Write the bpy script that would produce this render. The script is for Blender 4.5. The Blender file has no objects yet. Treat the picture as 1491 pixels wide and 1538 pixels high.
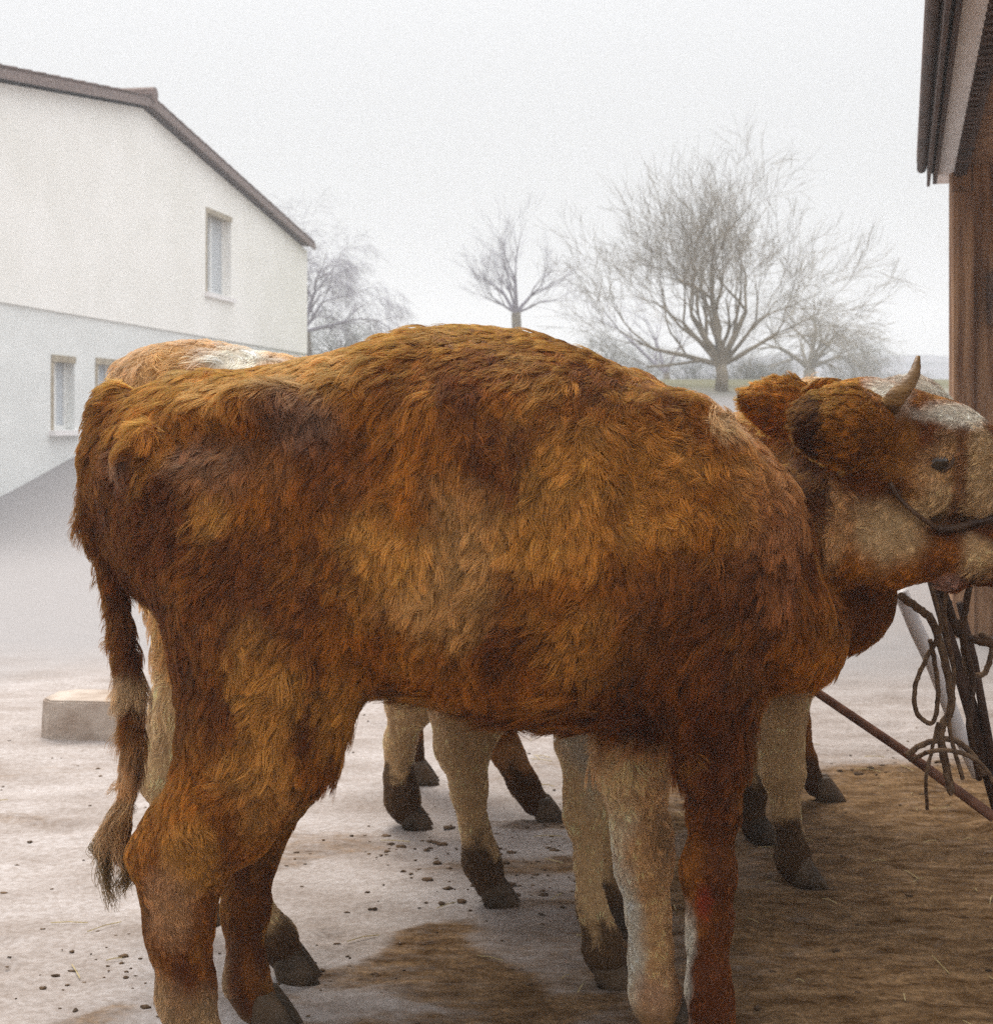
import bpy, math, random
import numpy as np
from mathutils import Vector
from mathutils.bvhtree import BVHTree
from mathutils.kdtree import KDTree

random.seed(7)
F, CX, HY, CAMH = 2190.0, 745.5, 640.0, 1.15      # focal length, centre column, horizon row (photo pixels), eye height

# ------------------------------------------------------------------ camera, sky, sun
scene = bpy.context.scene
cam_d = bpy.data.cameras.new('camera')
cam = bpy.data.objects.new('camera', cam_d)
scene.collection.objects.link(cam)
cam.location = (0, 0, CAMH)
cam.rotation_euler = (math.radians(90), 0, 0)
cam_d.sensor_fit = 'VERTICAL'
cam_d.sensor_height = 36.0
cam_d.sensor_width = 36.0
cam_d.lens = 36.0 * F / 1538.0
cam_d.shift_y = -(769.0 - HY) / 1538.0
cam_d.clip_start, cam_d.clip_end = 0.05, 1500
cam_d.dof.use_dof = True
cam_d.dof.focus_distance = 2.6
cam_d.dof.aperture_fstop = 10.0
scene.camera = cam

SUN_EL, SUN_AZ = 60.0, -16.0       # azimuth measured from +Y towards +X
w = bpy.data.worlds.new("World"); scene.world = w; w.use_nodes = True
nt = w.node_tree; nt.nodes.clear()
out = nt.nodes.new('ShaderNodeOutputWorld'); bg = nt.nodes.new('ShaderNodeBackground')
sky = nt.nodes.new('ShaderNodeTexSky'); sky.sky_type = 'NISHITA'; sky.sun_disc = False
sky.sun_elevation = math.radians(SUN_EL); sky.sun_rotation = math.radians(SUN_AZ)
sky.dust_density = 6; sky.air_density = 1.0
mx = nt.nodes.new('ShaderNodeMix'); mx.data_type = 'RGBA'
mx.inputs[0].default_value = 0.94
nt.links.new(sky.outputs[0], mx.inputs[6])
mx.inputs[7].default_value = (4.80, 4.86, 4.90, 1)     # closed overcast layer
wt = nt.nodes.new('ShaderNodeTexCoord'); wsx = nt.nodes.new('ShaderNodeSeparateXYZ'); nt.links.new(wt.outputs['Generated'], wsx.inputs[0])
wm = nt.nodes.new('ShaderNodeMath'); wm.operation = 'MULTIPLY'; nt.links.new(wsx.outputs[2], wm.inputs[0]); nt.links.new(wsx.outputs[2], wm.inputs[1])
wa = nt.nodes.new('ShaderNodeMath'); wa.operation = 'MULTIPLY_ADD'; wa.inputs[1].default_value = 3.9; wa.inputs[2].default_value = 1.0   # overcast dome: zenith brighter than horizon
nt.links.new(wm.outputs[0], wa.inputs[0])
wv = nt.nodes.new('ShaderNodeVectorMath'); wv.operation = 'SCALE'; nt.links.new(mx.outputs[2], wv.inputs[0]); nt.links.new(wa.outputs[0], wv.inputs['Scale'])
nt.links.new(wv.outputs[0], bg.inputs[0]); bg.inputs[1].default_value = 0.1
nt.links.new(bg.outputs[0], out.inputs[0])

sd = bpy.data.lights.new('sun', 'SUN'); sd.energy = 2.1; sd.angle = math.radians(28)
sd.color = (1.0, 0.93, 0.82)
sun = bpy.data.objects.new('sun', sd); scene.collection.objects.link(sun)
el, az = math.radians(SUN_EL), math.radians(SUN_AZ)
sdir = Vector((math.sin(az) * math.cos(el), math.cos(az) * math.cos(el), math.sin(el)))
sun.rotation_euler = sdir.to_track_quat('Z', 'Y').to_euler()

vs = scene.view_settings
scene.display_settings.display_device = 'sRGB'
vs.view_transform = 'Standard'; vs.look = 'None'; vs.gamma = 1.0; vs.use_curve_mapping = False
vs.exposure = 0.36
scene.render.engine = 'CYCLES'
cy = scene.cycles; DENOISE = False
cy.use_denoising = DENOISE
cy.max_bounces = 8; cy.diffuse_bounces = 4; cy.glossy_bounces = 3; cy.transmission_bounces = 6
cy.transparent_max_bounces = 8; cy.volume_bounces = 2
scene.cycles_curves.shape = 'RIBBONS'; scene.cycles_curves.subdivisions = 2

# ------------------------------------------------------------------ helpers
COL = scene.collection

def px(u, v, Y):
    return np.array([(u - CX) / F * Y, Y, CAMH - (v - HY) / F * Y])

def tag(o, label=None, cat=None, group=None, kind=None):
    if label: o['label'] = label
    if cat: o['category'] = cat
    if group: o['group'] = group
    if kind: o['kind'] = kind
    return o

def empty(name, loc):
    o = bpy.data.objects.new(name, None); COL.objects.link(o); o.location = loc
    o.empty_display_size = 0.2
    return o

def link(name, me, mat, parent=None):
    o = bpy.data.objects.new(name, me); COL.objects.link(o)
    if mat is not None: me.materials.append(mat)
    if parent is not None:
        o.parent = parent
        p = parent; off = Vector((0, 0, 0))
        while p is not None:
            off += p.location; p = p.parent
        o.location = -off
    return o

class MB:
    """collects shapes in world coordinates"""
    def __init__(s): s.v = []; s.f = []
    def add(s, vv, ff):
        b = len(s.v); s.v += [tuple(map(float, p)) for p in vv]; s.f += [tuple(b + i for i in q) for q in ff]
    def box(s, x0, x1, y0, y1, z0, z1, M=None):
        vv = [Vector(p) for p in ((x0,y0,z0),(x1,y0,z0),(x1,y1,z0),(x0,y1,z0),(x0,y0,z1),(x1,y0,z1),(x1,y1,z1),(x0,y1,z1))]
        if M is not None: vv = [M(p) for p in vv]
        s.add(vv, [(0,3,2,1),(4,5,6,7),(0,1,5,4),(1,2,6,5),(2,3,7,6),(3,0,4,7)])
    def tube(s, pts, rad, n=8, cap=True):
        pts = [Vector(p) for p in pts]
        if not hasattr(rad, '__len__'): rad = [rad] * len(pts)
        T = []
        for i in range(len(pts)):
            d = pts[min(i+1, len(pts)-1)] - pts[max(i-1, 0)]
            T.append(d.normalized() if d.length > 1e-9 else Vector((0, 0, 1)))
        a = Vector((0, 0, 1)) if abs(T[0].z) < .9 else Vector((1, 0, 0))
        nrm = T[0].cross(a).normalized(); b0 = len(s.v)
        for p, t, r in zip(pts, T, rad):
            nrm = (nrm - t * nrm.dot(t)).normalized(); bi = t.cross(nrm)
            for k in range(n):
                an = 2 * math.pi * k / n
                s.v.append(tuple(p + (nrm * math.cos(an) + bi * math.sin(an)) * r))
        m = len(pts)
        for i in range(m - 1):
            for k in range(n):
                k2 = (k + 1) % n
                s.f.append((b0+i*n+k, b0+i*n+k2, b0+(i+1)*n+k2, b0+(i+1)*n+k))
        if cap:
            s.f.append(tuple(b0 + k for k in reversed(range(n)))); s.f.append(tuple(b0+(m-1)*n+k for k in range(n)))
    def build(s, name, mat, parent=None, smooth=False):
        me = bpy.data.meshes.new(name); me.from_pydata(s.v, [], s.f); me.validate(); me.update()
        if smooth: me.polygons.foreach_set('use_smooth', [True] * len(me.polygons))
        return link(name, me, mat, parent)

def spline(P, n):
    """Catmull-Rom through points"""
    P = [np.array(p, float) for p in P]; Q = [2*P[0]-P[1]] + P + [2*P[-1]-P[-2]]; out = []
    for i in range(1, len(Q) - 2):
        for j in range(n):
            t = j / n
            out.append(0.5*((2*Q[i]) + (-Q[i-1]+Q[i+1])*t + (2*Q[i-1]-5*Q[i]+4*Q[i+1]-Q[i+2])*t*t + (-Q[i-1]+3*Q[i]-3*Q[i+1]+Q[i+2])*t**3))
    out.append(P[-1]); return out

_rng = np.random.RandomState(11)
_lat = _rng.rand(64, 64, 64).astype(np.float32)
def vnoise(p):
    """smooth value noise in -1..1, p (...,3)"""
    p = np.asarray(p, np.float32); i = np.floor(p).astype(int); f = p - i; f = f*f*(3-2*f); i &= 63; j = (i + 1) & 63
    x0, y0, z0 = i[..., 0], i[..., 1], i[..., 2]; x1, y1, z1 = j[..., 0], j[..., 1], j[..., 2]
    fx, fy, fz = f[..., 0], f[..., 1], f[..., 2]
    def L(a, b, t): return a + (b - a) * t
    r = L(L(L(_lat[x0,y0,z0], _lat[x1,y0,z0], fx), L(_lat[x0,y1,z0], _lat[x1,y1,z0], fx), fy),
          L(L(_lat[x0,y0,z1], _lat[x1,y0,z1], fx), L(_lat[x0,y1,z1], _lat[x1,y1,z1], fx), fy), fz)
    return r * 2 - 1
def fbm(p, oct=3):
    p = np.asarray(p, np.float32); r = 0; a = 1; t = 0
    for k in range(oct):
        r = r + a * vnoise(p * (2.03 ** k) + 17.3 * k); t += a; a *= .5
    return r / t
def smooth(a, b, x):
    t = np.clip((x - a) / (b - a), 0, 1); return t*t*(3-2*t)

# ------------------------------------------------------------------ materials
def mat(name):
    m = bpy.data.materials.new(name); m.use_nodes = True
    return m, m.node_tree, m.node_tree.nodes['Principled BSDF']

def noise_mat(name, c1, c2, scale=8, rough=.8, bump=.3, bscale=60, detail=6, stretch=(1,1,1), bdist=.01, lo=.35, hi=.65, spec=.3):
    m, t, b = mat(name)
    tc = t.nodes.new('ShaderNodeTexCoord'); mp = t.nodes.new('ShaderNodeMapping'); mp.inputs['Scale'].default_value = stretch
    t.links.new(tc.outputs['Object'], mp.inputs[0])
    n = t.nodes.new('ShaderNodeTexNoise'); n.inputs['Scale'].default_value = scale; n.inputs['Detail'].default_value = detail
    t.links.new(mp.outputs[0], n.inputs['Vector'])
    r = t.nodes.new('ShaderNodeValToRGB'); r.color_ramp.elements[0].color = (*c1, 1); r.color_ramp.elements[1].color = (*c2, 1)
    r.color_ramp.elements[0].position = lo; r.color_ramp.elements[1].position = hi
    t.links.new(n.outputs[0], r.inputs[0]); t.links.new(r.outputs[0], b.inputs['Base Color'])
    n2 = t.nodes.new('ShaderNodeTexNoise'); n2.inputs['Scale'].default_value = bscale; n2.inputs['Detail'].default_value = 5
    t.links.new(mp.outputs[0], n2.inputs['Vector'])
    bp = t.nodes.new('ShaderNodeBump'); bp.inputs['Strength'].default_value = bump; bp.inputs['Distance'].default_value = bdist
    t.links.new(n2.outputs[0], bp.inputs['Height']); t.links.new(bp.outputs[0], b.inputs['Normal'])
    b.inputs['Roughness'].default_value = rough; b.inputs['Specular IOR Level'].default_value = spec
    return m

M = {}
M['plaster'] = noise_mat('white_render', (.86,.84,.79), (.92,.90,.86), 1.2, .9, .35, 40, bdist=.02)
M['plaster_low'] = noise_mat('grey_white_render', (.74,.75,.73), (.81,.82,.80), .9, .9, .35, 40, stretch=(1,1,3), bdist=.02)
M['fascia'] = noise_mat('brown_fascia_wood', (.14,.10,.09), (.24,.18,.16), 3, .7, .4, 30, stretch=(1,6,6))
M['tile'] = noise_mat('roof_tile', (.13,.085,.07), (.22,.15,.13), 5, .8, .5, 20, bdist=.03)
M['frame'] = noise_mat('window_frame', (.30,.25,.18), (.44,.38,.28), 8, .6, .2, 40)
M['frame_white'] = noise_mat('white_sash', (.74,.74,.72), (.8,.8,.78), 8, .5, .1, 40)
M['curtain'] = noise_mat('curtain_cloth', (.55,.56,.57), (.70,.70,.70), 6, .9, .4, 30, stretch=(8,8,.5))
M['bark_far'] = noise_mat('bark', (.09,.07,.055), (.17,.14,.09), 5, .9, .5, 30)
M['bark_green'] = noise_mat('mossy_bark', (.15,.13,.09), (.26,.22,.16), 3, .9, .5, 30)
M['twig'] = noise_mat('twig_bark', (.17,.15,.18), (.27,.25,.30), 5, .9, .2, 30)  # bluish grey, distance haze mixed into the bark colour
M['wood'] = noise_mat('weathered_planks', (.16,.07,.03), (.42,.24,.13), 5, .75, .6, 26, stretch=(6,6,.35), bdist=.01)
M['wood_dark'] = noise_mat('dark_timber', (.035,.018,.012), (.09,.05,.035), 5, .7, .5, 26, stretch=(1,1,4))
M['soffit'] = noise_mat('painted_soffit', (.80,.76,.75), (.88,.85,.84), 4, .7, .3, 30)
M['rope'] = noise_mat('hemp_rope', (.09,.05,.028), (.22,.14,.08), 60, .9, .8, 300, bdist=.003)
M['strap'] = noise_mat('leather_strap', (.03,.014,.008), (.09,.045,.02), 20, .6, .4, 90)
M['iron'] = noise_mat('rusty_iron', (.10,.04,.022), (.22,.10,.06), 30, .7, .5, 120, bdist=.002)
M['paint_white'] = noise_mat('white_painted_metal', (.72,.70,.72), (.82,.80,.82), 10, .4, .1, 90)
M['stone'] = noise_mat('concrete_block', (.30,.23,.18), (.46,.39,.33), 9, .9, .7, 60, bdist=.008)
M['mud'] = noise_mat('mud', (.045,.024,.010), (.13,.075,.035), 18, .85, .9, 80, bdist=.008)
M['straw'] = noise_mat('straw', (.35,.27,.12), (.55,.45,.24), 30, .8, .3, 90)
M['horn'] = noise_mat('horn', (.10,.05,.018), (.28,.16,.06), 14, .4, .4, 60, stretch=(1,1,3))
M['hoof'] = noise_mat('muddy_hoof', (.03,.018,.008), (.10,.06,.03), 14, .6, .8, 60)
M['eye'] = noise_mat('eyeball', (.008,.005,.003), (.02,.012,.008), 4, .08, 0, 60, spec=.8)
M['nose'] = noise_mat('pink_muzzle', (.42,.24,.18), (.55,.36,.28), 14, .45, .5, 120)
M['bush'] = noise_mat('hazy_thicket', (.06,.07,.05), (.10,.10,.075), 2, .9, .3, 30)
M['hill'] = noise_mat('wooded_hill', (.10,.11,.13), (.20,.20,.23), .25, .95, .3, 1)
M['meter'] = noise_mat('wooden_box', (.07,.04,.03), (.15,.09,.06), 8, .6, .4, 40)

def glass_mat():
    m, t, b = mat('window_glass'); b.inputs['Base Color'].default_value = (.50,.53,.56,1)
    b.inputs['Roughness'].default_value = .06; b.inputs['Specular IOR Level'].default_value = .9
    return m
M['glass'] = glass_mat()

def hide_mat():
    m, t, b = mat('hide')
    a = t.nodes.new('ShaderNodeAttribute'); a.attribute_name = 'pelt'
    n = t.nodes.new('ShaderNodeTexNoise'); n.inputs['Scale'].default_value = 90; n.inputs['Detail'].default_value = 4
    tc = t.nodes.new('ShaderNodeTexCoord'); t.links.new(tc.outputs['Object'], n.inputs['Vector'])
    mm = t.nodes.new('ShaderNodeMix'); mm.data_type = 'RGBA'; mm.blend_type = 'MULTIPLY'; mm.inputs[0].default_value = .6
    t.links.new(a.outputs['Color'], mm.inputs[6]); t.links.new(n.outputs['Fac'], mm.inputs[7])
    t.links.new(mm.outputs[2], b.inputs['Base Color'])
    bp = t.nodes.new('ShaderNodeBump'); bp.inputs['Strength'].default_value = .6; bp.inputs['Distance'].default_value = .006
    t.links.new(n.outputs['Fac'], bp.inputs['Height']); t.links.new(bp.outputs[0], b.inputs['Normal'])
    b.inputs['Roughness'].default_value = .85; b.inputs['Specular IOR Level'].default_value = .15
    return m
M['hide'] = hide_mat()

def fur_mat():
    m = bpy.data.materials.new('fur'); m.use_nodes = True; t = m.node_tree; t.nodes.clear()
    o = t.nodes.new('ShaderNodeOutputMaterial')
    a = t.nodes.new('ShaderNodeAttribute'); a.attribute_name = 'pelt'
    h = t.nodes.new('ShaderNodeBsdfHairPrincipled'); h.model = 'CHIANG'; h.parametrization = 'COLOR'
    h.inputs['IOR'].default_value = 1.35; h.inputs['Roughness'].default_value = .55; h.inputs['Radial Roughness'].default_value = .6
    h.inputs['Random Roughness'].default_value = .2; h.inputs['Coat'].default_value = 0
    t.links.new(a.outputs['Color'], h.inputs['Color'])
    d = t.nodes.new('ShaderNodeBsdfPrincipled'); d.inputs['Roughness'].default_value = .7
    d.inputs['Specular IOR Level'].default_value = .04
    t.links.new(a.outputs['Color'], d.inputs['Base Color'])
    ms = t.nodes.new('ShaderNodeMixShader'); ms.inputs[0].default_value = FURMIX
    t.links.new(h.outputs[0], ms.inputs[1]); t.links.new(d.outputs[0], ms.inputs[2])
    t.links.new(ms.outputs[0], o.inputs[0])
    return m
FURMIX = .65
M['fur'] = fur_mat()

# ------------------------------------------------------------------ ground
def ground_h(x, y):
    """terrain: flat yard, ramp rising beyond it towards house and orchard"""
    r = smooth(13.5, 30, y) * 2.1 + smooth(30, 120, y) * 2.0
    left = smooth(2, -9, x)
    r = r + left * smooth(14.5, 20, y) * .45
    return r

def spaced(a, b, step, lo, hi, g=1.22):
    m = list(np.arange(a, b, step)); d = step; x = m[0]; L = []
    while x > lo: d *= g; x -= d; L.append(x)
    d = step; x = m[-1]; R = []
    while x < hi: d *= g; x += d; R.append(x)
    return np.array(L[::-1] + m + R)
gx = spaced(-2.6, 3.4, .02, -150, 150); gy = spaced(1.9, 7.5, .02, -20, 235, 1.12)
GX, GY = np.meshgrid(gx, gy)
P3 = np.stack([GX, GY, GX*0], -1)
GZ = ground_h(GX, GY)
near = smooth(14, 8, GY) * smooth(9, 5, np.abs(GX))
warp = np.stack([GX + .12*vnoise(P3*3.1), GY*1.9 + .2*vnoise(P3*2.3+9), GX*0], -1)
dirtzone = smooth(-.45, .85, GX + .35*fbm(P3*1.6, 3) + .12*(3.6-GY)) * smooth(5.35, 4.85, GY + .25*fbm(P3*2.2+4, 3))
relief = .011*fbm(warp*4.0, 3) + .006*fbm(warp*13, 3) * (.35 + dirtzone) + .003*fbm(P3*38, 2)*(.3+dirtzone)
# hoof-sized dents
dents = [(random.uniform(-2, 2.5), random.uniform(2.5, 6), random.uniform(.04, .08)) for _ in range(90)]
for dx, dy, r in dents:
    q = ((GX-dx)**2 + (GY-dy)**2) / (r*r)
    relief = relief - .010*np.exp(-q) + .006*np.exp(-((np.sqrt(q)-1.35)**2)*6)
GZ = GZ + near*relief
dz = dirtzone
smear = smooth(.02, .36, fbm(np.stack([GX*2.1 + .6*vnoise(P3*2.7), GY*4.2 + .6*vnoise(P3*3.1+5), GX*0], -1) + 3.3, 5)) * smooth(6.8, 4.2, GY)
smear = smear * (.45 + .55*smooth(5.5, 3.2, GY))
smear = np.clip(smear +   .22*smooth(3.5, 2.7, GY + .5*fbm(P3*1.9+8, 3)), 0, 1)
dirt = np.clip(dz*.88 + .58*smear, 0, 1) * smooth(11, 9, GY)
ny, nx = GX.shape
verts = np.stack([GX, GY, GZ], -1).reshape(-1, 3)
idx = np.arange(ny*nx).reshape(ny, nx)
faces = np.stack([idx[:-1, :-1], idx[:-1, 1:], idx[1:, 1:], idx[1:, :-1]], -1).reshape(-1, 4)
def mesh_np(name, v, f):
    me = bpy.data.meshes.new(name); n = f.shape[1]
    me.vertices.add(len(v)); me.vertices.foreach_set('co', v.astype(np.float32).ravel())
    me.loops.add(f.size); me.loops.foreach_set('vertex_index', f.astype(np.int32).ravel())
    me.polygons.add(len(f)); me.polygons.foreach_set('loop_start', np.arange(0, f.size, n, dtype=np.int32))
    me.update(calc_edges=True); me.polygons.foreach_set('use_smooth', np.ones(len(f), bool))
    return me
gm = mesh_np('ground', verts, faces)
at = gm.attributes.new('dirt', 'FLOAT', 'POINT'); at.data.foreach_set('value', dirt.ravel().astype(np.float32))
road = smooth(5.9, 7.6, GY + .7*fbm(P3*1.1, 4)); field = smooth(24, 27, GY)
for nm_, ar_ in (('road', road), ('field', field)):
    at = gm.attributes.new(nm_, 'FLOAT', 'POINT'); at.data.foreach_set('value', ar_.ravel().astype(np.float32))
def ground_mat():
    m, t, b = mat('yard_ground')
    N = t.nodes; L = t.links
    tc = N.new('ShaderNodeTexCoord'); a = N.new('ShaderNodeAttribute'); a.attribute_name = 'dirt'
    def nz(s, d, st=(1,1,1), off=0):
        mp = N.new('ShaderNodeMapping'); mp.inputs['Scale'].default_value = st; mp.inputs['Location'].default_value = (off, off*.7, 0)
        L.new(tc.outputs['Object'], mp.inputs[0]); n = N.new('ShaderNodeTexNoise'); n.inputs['Scale'].default_value = s; n.inputs['Detail'].default_value = d
        n.inputs['Roughness'].default_value = .62
        L.new(mp.outputs[0], n.inputs['Vector']); return n.outputs['Fac']
    def ramp(x, p0, c0, p1, c1):
        r = N.new('ShaderNodeValToRGB'); r.color_ramp.elements[0].position = p0; r.color_ramp.elements[0].color = (*c0, 1)
        r.color_ramp.elements[1].position = p1; r.color_ramp.elements[1].color = (*c1, 1); L.new(x, r.inputs[0]); return r.outputs[0]
    def mixc(f, x, y, bt='MIX'):
        q = N.new('ShaderNodeMix'); q.data_type = 'RGBA'; q.blend_type = bt
        (L.new(f, q.inputs[0]) if not isinstance(f, float) else setattr(q.inputs[0], 'default_value', f)); L.new(x, q.inputs[6]); L.new(y, q.inputs[7]); return q.outputs[2]
    pale = ramp(nz(2.2, 6, (1, 2, 1)), .35, (.31,.265,.24), .65, (.46,.42,.405))
    grit = ramp(nz(55, 5), .38, (.72,.68,.64), .6, (1, 1, 1))
    pale = mixc(.8, pale, grit, 'MULTIPLY')
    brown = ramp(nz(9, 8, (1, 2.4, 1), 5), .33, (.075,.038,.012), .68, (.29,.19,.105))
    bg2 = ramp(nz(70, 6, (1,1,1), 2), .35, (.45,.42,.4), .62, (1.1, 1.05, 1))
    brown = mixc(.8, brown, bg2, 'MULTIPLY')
    asph = ramp(nz(160, 3), .35, (.25,.235,.232), .65, (.335,.317,.315)); a2 = N.new('ShaderNodeAttribute'); a2.attribute_name = 'road'; a3 = N.new('ShaderNodeAttribute'); a3.attribute_name = 'field'
    pale = mixc(a2.outputs['Fac'], pale, asph); pale = mixc(a3.outputs['Fac'], pale, ramp(nz(.8, 5), .3, (.10,.10,.06), .7, (.17,.16,.10)))
    # edge break-up of the dirt mask
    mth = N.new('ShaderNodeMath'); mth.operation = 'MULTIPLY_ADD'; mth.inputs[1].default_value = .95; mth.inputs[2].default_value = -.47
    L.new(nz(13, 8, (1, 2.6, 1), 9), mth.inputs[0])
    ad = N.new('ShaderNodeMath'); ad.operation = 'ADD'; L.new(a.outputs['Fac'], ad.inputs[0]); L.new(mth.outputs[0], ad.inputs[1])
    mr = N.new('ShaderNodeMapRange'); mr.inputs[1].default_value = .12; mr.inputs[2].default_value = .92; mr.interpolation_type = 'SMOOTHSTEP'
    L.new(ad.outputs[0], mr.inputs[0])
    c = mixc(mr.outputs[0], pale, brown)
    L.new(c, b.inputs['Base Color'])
    bp = N.new('ShaderNodeBump'); bp.inputs['Strength'].default_value = .55; bp.inputs['Distance'].default_value = .012
    L.new(nz(48, 8, (1, 1.5, 1)), bp.inputs['Height']); L.new(bp.outputs[0], b.inputs['Normal'])
    b.inputs['Roughness'].default_value = 1.0; b.inputs['Specular IOR Level'].default_value = .04
    return m
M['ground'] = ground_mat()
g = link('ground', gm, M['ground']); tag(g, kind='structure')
def gz(x, y):
    j = int(np.clip(np.searchsorted(gx, x), 1, len(gx)-1)); i = int(np.clip(np.searchsorted(gy, y), 1, len(gy)-1))
    return float(GZ[i, j])

# distant hill
hb = MB(); hv = []; hf = []
xs_ = np.linspace(-140, 150, 90)
for k, (yy, hh) in enumerate(((120, 0), (132, .55), (145, .9), (165, 1.0), (185, .8), (200, 0))):
    for x in xs_:
        hgt = (3.6 + 1.6*math.sin(x*.03+.2) + .8*math.sin(x*.071)) * hh + float(fbm(np.array([x*.09, yy*.05, 1.]), 3))*1.6*hh
        hv.append((x, yy, (-1 if hh == 0 else 3 + hgt)))
n_ = len(xs_)
for k in range(5):
    for i in range(n_-1): hf.append((k*n_+i, k*n_+i+1, (k+1)*n_+i+1, (k+1)*n_+i))
hb.add(hv, hf); tag(hb.build('hill', M['hill'], smooth=True), kind='structure')

# ------------------------------------------------------------------ house at the left
HX0, HD = -8.4, .162            # facade line: x = HX0 + HD*Y
dlen = math.hypot(HD, 1); du = Vector((HD/dlen, 1/dlen, 0)); dn = Vector((du.y, -du.x, 0))   # along wall, outward normal
def HM(p):                       # local: x along the wall measured by depth Y, y outward, z up
    base = Vector((HX0 + HD*p.x, p.x, 0)); return base + dn*p.y + Vector((0, 0, p.z))
house = empty('farmhouse', HM(Vector((20.7, -6, 0))))
tag(house, 'white rendered farmhouse with shallow brown gable roof at left', 'house')
Ya, Yr, Yb, Ze, Zr = 12.7, 20.7, 28.7, 4.60, 5.66
SL = lambda Y: .145 if Y < Yr else (Zr-Ze)/(Yb-Yr)
RZ = lambda Y: Zr - abs(Y-Yr)*SL(Y)
wins = [(18.0, 18.62, 1.10, 2.02, 'low'), (19.25, 19.85, 1.12, 2.04, 'low'), (23.2, 24.35, 3.28, 4.62, 'up')]
def wallmesh(z0, z1, wl, mt, name):
    """wall strip with real openings between z0 and z1 (top follows gable when z1 is None)"""
    top = lambda Y: RZ(Y) if z1 is None else z1
    mb = MB(); ys = sorted(set([Ya, Yr, Yb] + [q for a in wl for q in a[:2]]))
    for a, b in zip(ys[:-1], ys[1:]):
        hit = [q for q in wl if q[0] <= a + 1e-6 and q[1] >= b - 1e-6]
        segs = [(z0, None)] if not hit else [(z0, hit[0][2]), (hit[0][3], None)]
        for s0, s1 in segs:
            ta = top(a) if s1 is None else s1; tb = top(b) if s1 is None else s1
            vv = [HM(Vector(p)) for p in ((a,0,s0),(b,0,s0),(b,0,tb),(a,0,ta),(a,-.35,s0),(b,-.35,s0),(b,-.35,tb),(a,-.35,ta))]
            mb.add(vv, [(0,1,2,3),(7,6,5,4),(0,4,5,1),(3,2,6,7),(0,3,7,4),(1,5,6,2)])
    return mb.build(name, mt, house)
lowz = 2.57
wl = wallmesh(-.6, lowz, [q for q in wins if q[4] == 'low'], M['plaster_low'], 'wall'); wl['label'] = 'grey white lower wall'
wu = wallmesh(lowz + .001, None, [q for q in wins if q[4] == 'up'], M['plaster'], 'wall')
wu.location += Vector(dn)*.03
# end and back walls
mb = MB(); Wd = 12.0
for (a, b) in ((Ya, Ya+.3), (Yb-.3, Yb)):
    vv = [HM(Vector(p)) for p in ((a,-.36,-.6),(b,-.36,-.6),(b,-.36,RZ(b)),(a,-.36,RZ(a)),(a,-Wd,-.6),(b,-Wd,-.6),(b,-Wd,RZ(b)),(a,-Wd,RZ(a)))]
    mb.add(vv, [(0,1,2,3),(7,6,5,4),(0,4,5,1),(3,2,6,7),(0,3,7,4),(1,5,6,2)])
vv = [HM(Vector(p)) for p in ((Ya,-Wd-.01,-.6),(Yb,-Wd-.01,-.6),(Yb,-Wd-.01,RZ(Yb)),(Yr,-Wd-.01,Zr),(Ya,-Wd-.01,RZ(Ya)))]
mb.add(vv, [(0,1,2,3,4)])
mb.build('wall', M['plaster'], house)
# roof: two slabs with fascia, tile ripples along the verge
mb = MB()
for sgn, (a, b) in ((1, (Ya-.5, Yr)), (-1, (Yr, Yb+.05))):
    sl = SL((a+b)/2); za = Zr - abs(a-Yr)*sl; zb = Zr - abs(b-Yr)*sl
    vv = [HM(Vector(p)) for p in ((a,.16,za+.10),(b,.16,zb+.10),(b,.16,zb+.165),(a,.16,za+.165),(a,-Wd-.4,za+.10),(b,-Wd-.4,zb+.10),(b,-Wd-.4,zb+.165),(a,-Wd-.4,za+.165))]
    mb.add(vv, [(0,1,2,3),(7,6,5,4),(0,4,5,1),(3,2,6,7),(0,3,7,4),(1,5,6,2)])
    n = int((b-a)/.34)
    for k in range(n):
        y0 = a + (b-a)*k/n; y1 = y0 + (b-a)/n*.97; z0_ = Zr-abs(y0-Yr)*sl+.165; z1_ = Zr-abs(y1-Yr)*sl+.165
        e = (.012, 0) if sgn > 0 else (0, .012)
        vv = [HM(Vector(p)) for p in ((y0,.18,z0_+.002),(y1,.18,z1_+.002),(y1,.18,z1_+.012+e[0]),(y0,.18,z0_+.012+e[1]),(y0,-Wd,z0_+.002),(y1,-Wd,z1_+.002),(y1,-Wd,z1_+.012+e[0]),(y0,-Wd,z0_+.012+e[1]))]
        mb.add(vv, [(0,1,2,3),(7,6,5,4),(0,4,5,1),(3,2,6,7),(0,3,7,4),(1,5,6,2)])
rf = mb.build('roof', M['tile'], house)
mb = MB()
for (a, b) in ((Ya-.5, Yr), (Yr+.001, Yb+.05)):
    sl = SL((a+b)/2); za = Zr - abs(a-Yr)*sl; zb = Zr - abs(b-Yr)*sl
    vv = [HM(Vector(p)) for p in ((a,.165,za+.02),(b,.165,zb+.02),(b,.165,zb+.13),(a,.165,za+.13),(a,.19,za+.02),(b,.19,zb+.02),(b,.19,zb+.13),(a,.19,za+.13))]
    mb.add(vv, [(0,1,2,3),(7,6,5,4),(0,4,5,1),(3,2,6,7),(0,3,7,4),(1,5,6,2)])
mb.build('fascia', M['fascia'], rf)
mb = MB(); mb.tube([HM(Vector((Yr,.22,Zr+.185))), HM(Vector((Yr,-Wd,Zr+.185)))], .11, 10); mb.build('ridge_cap', M['tile'], rf)
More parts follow.
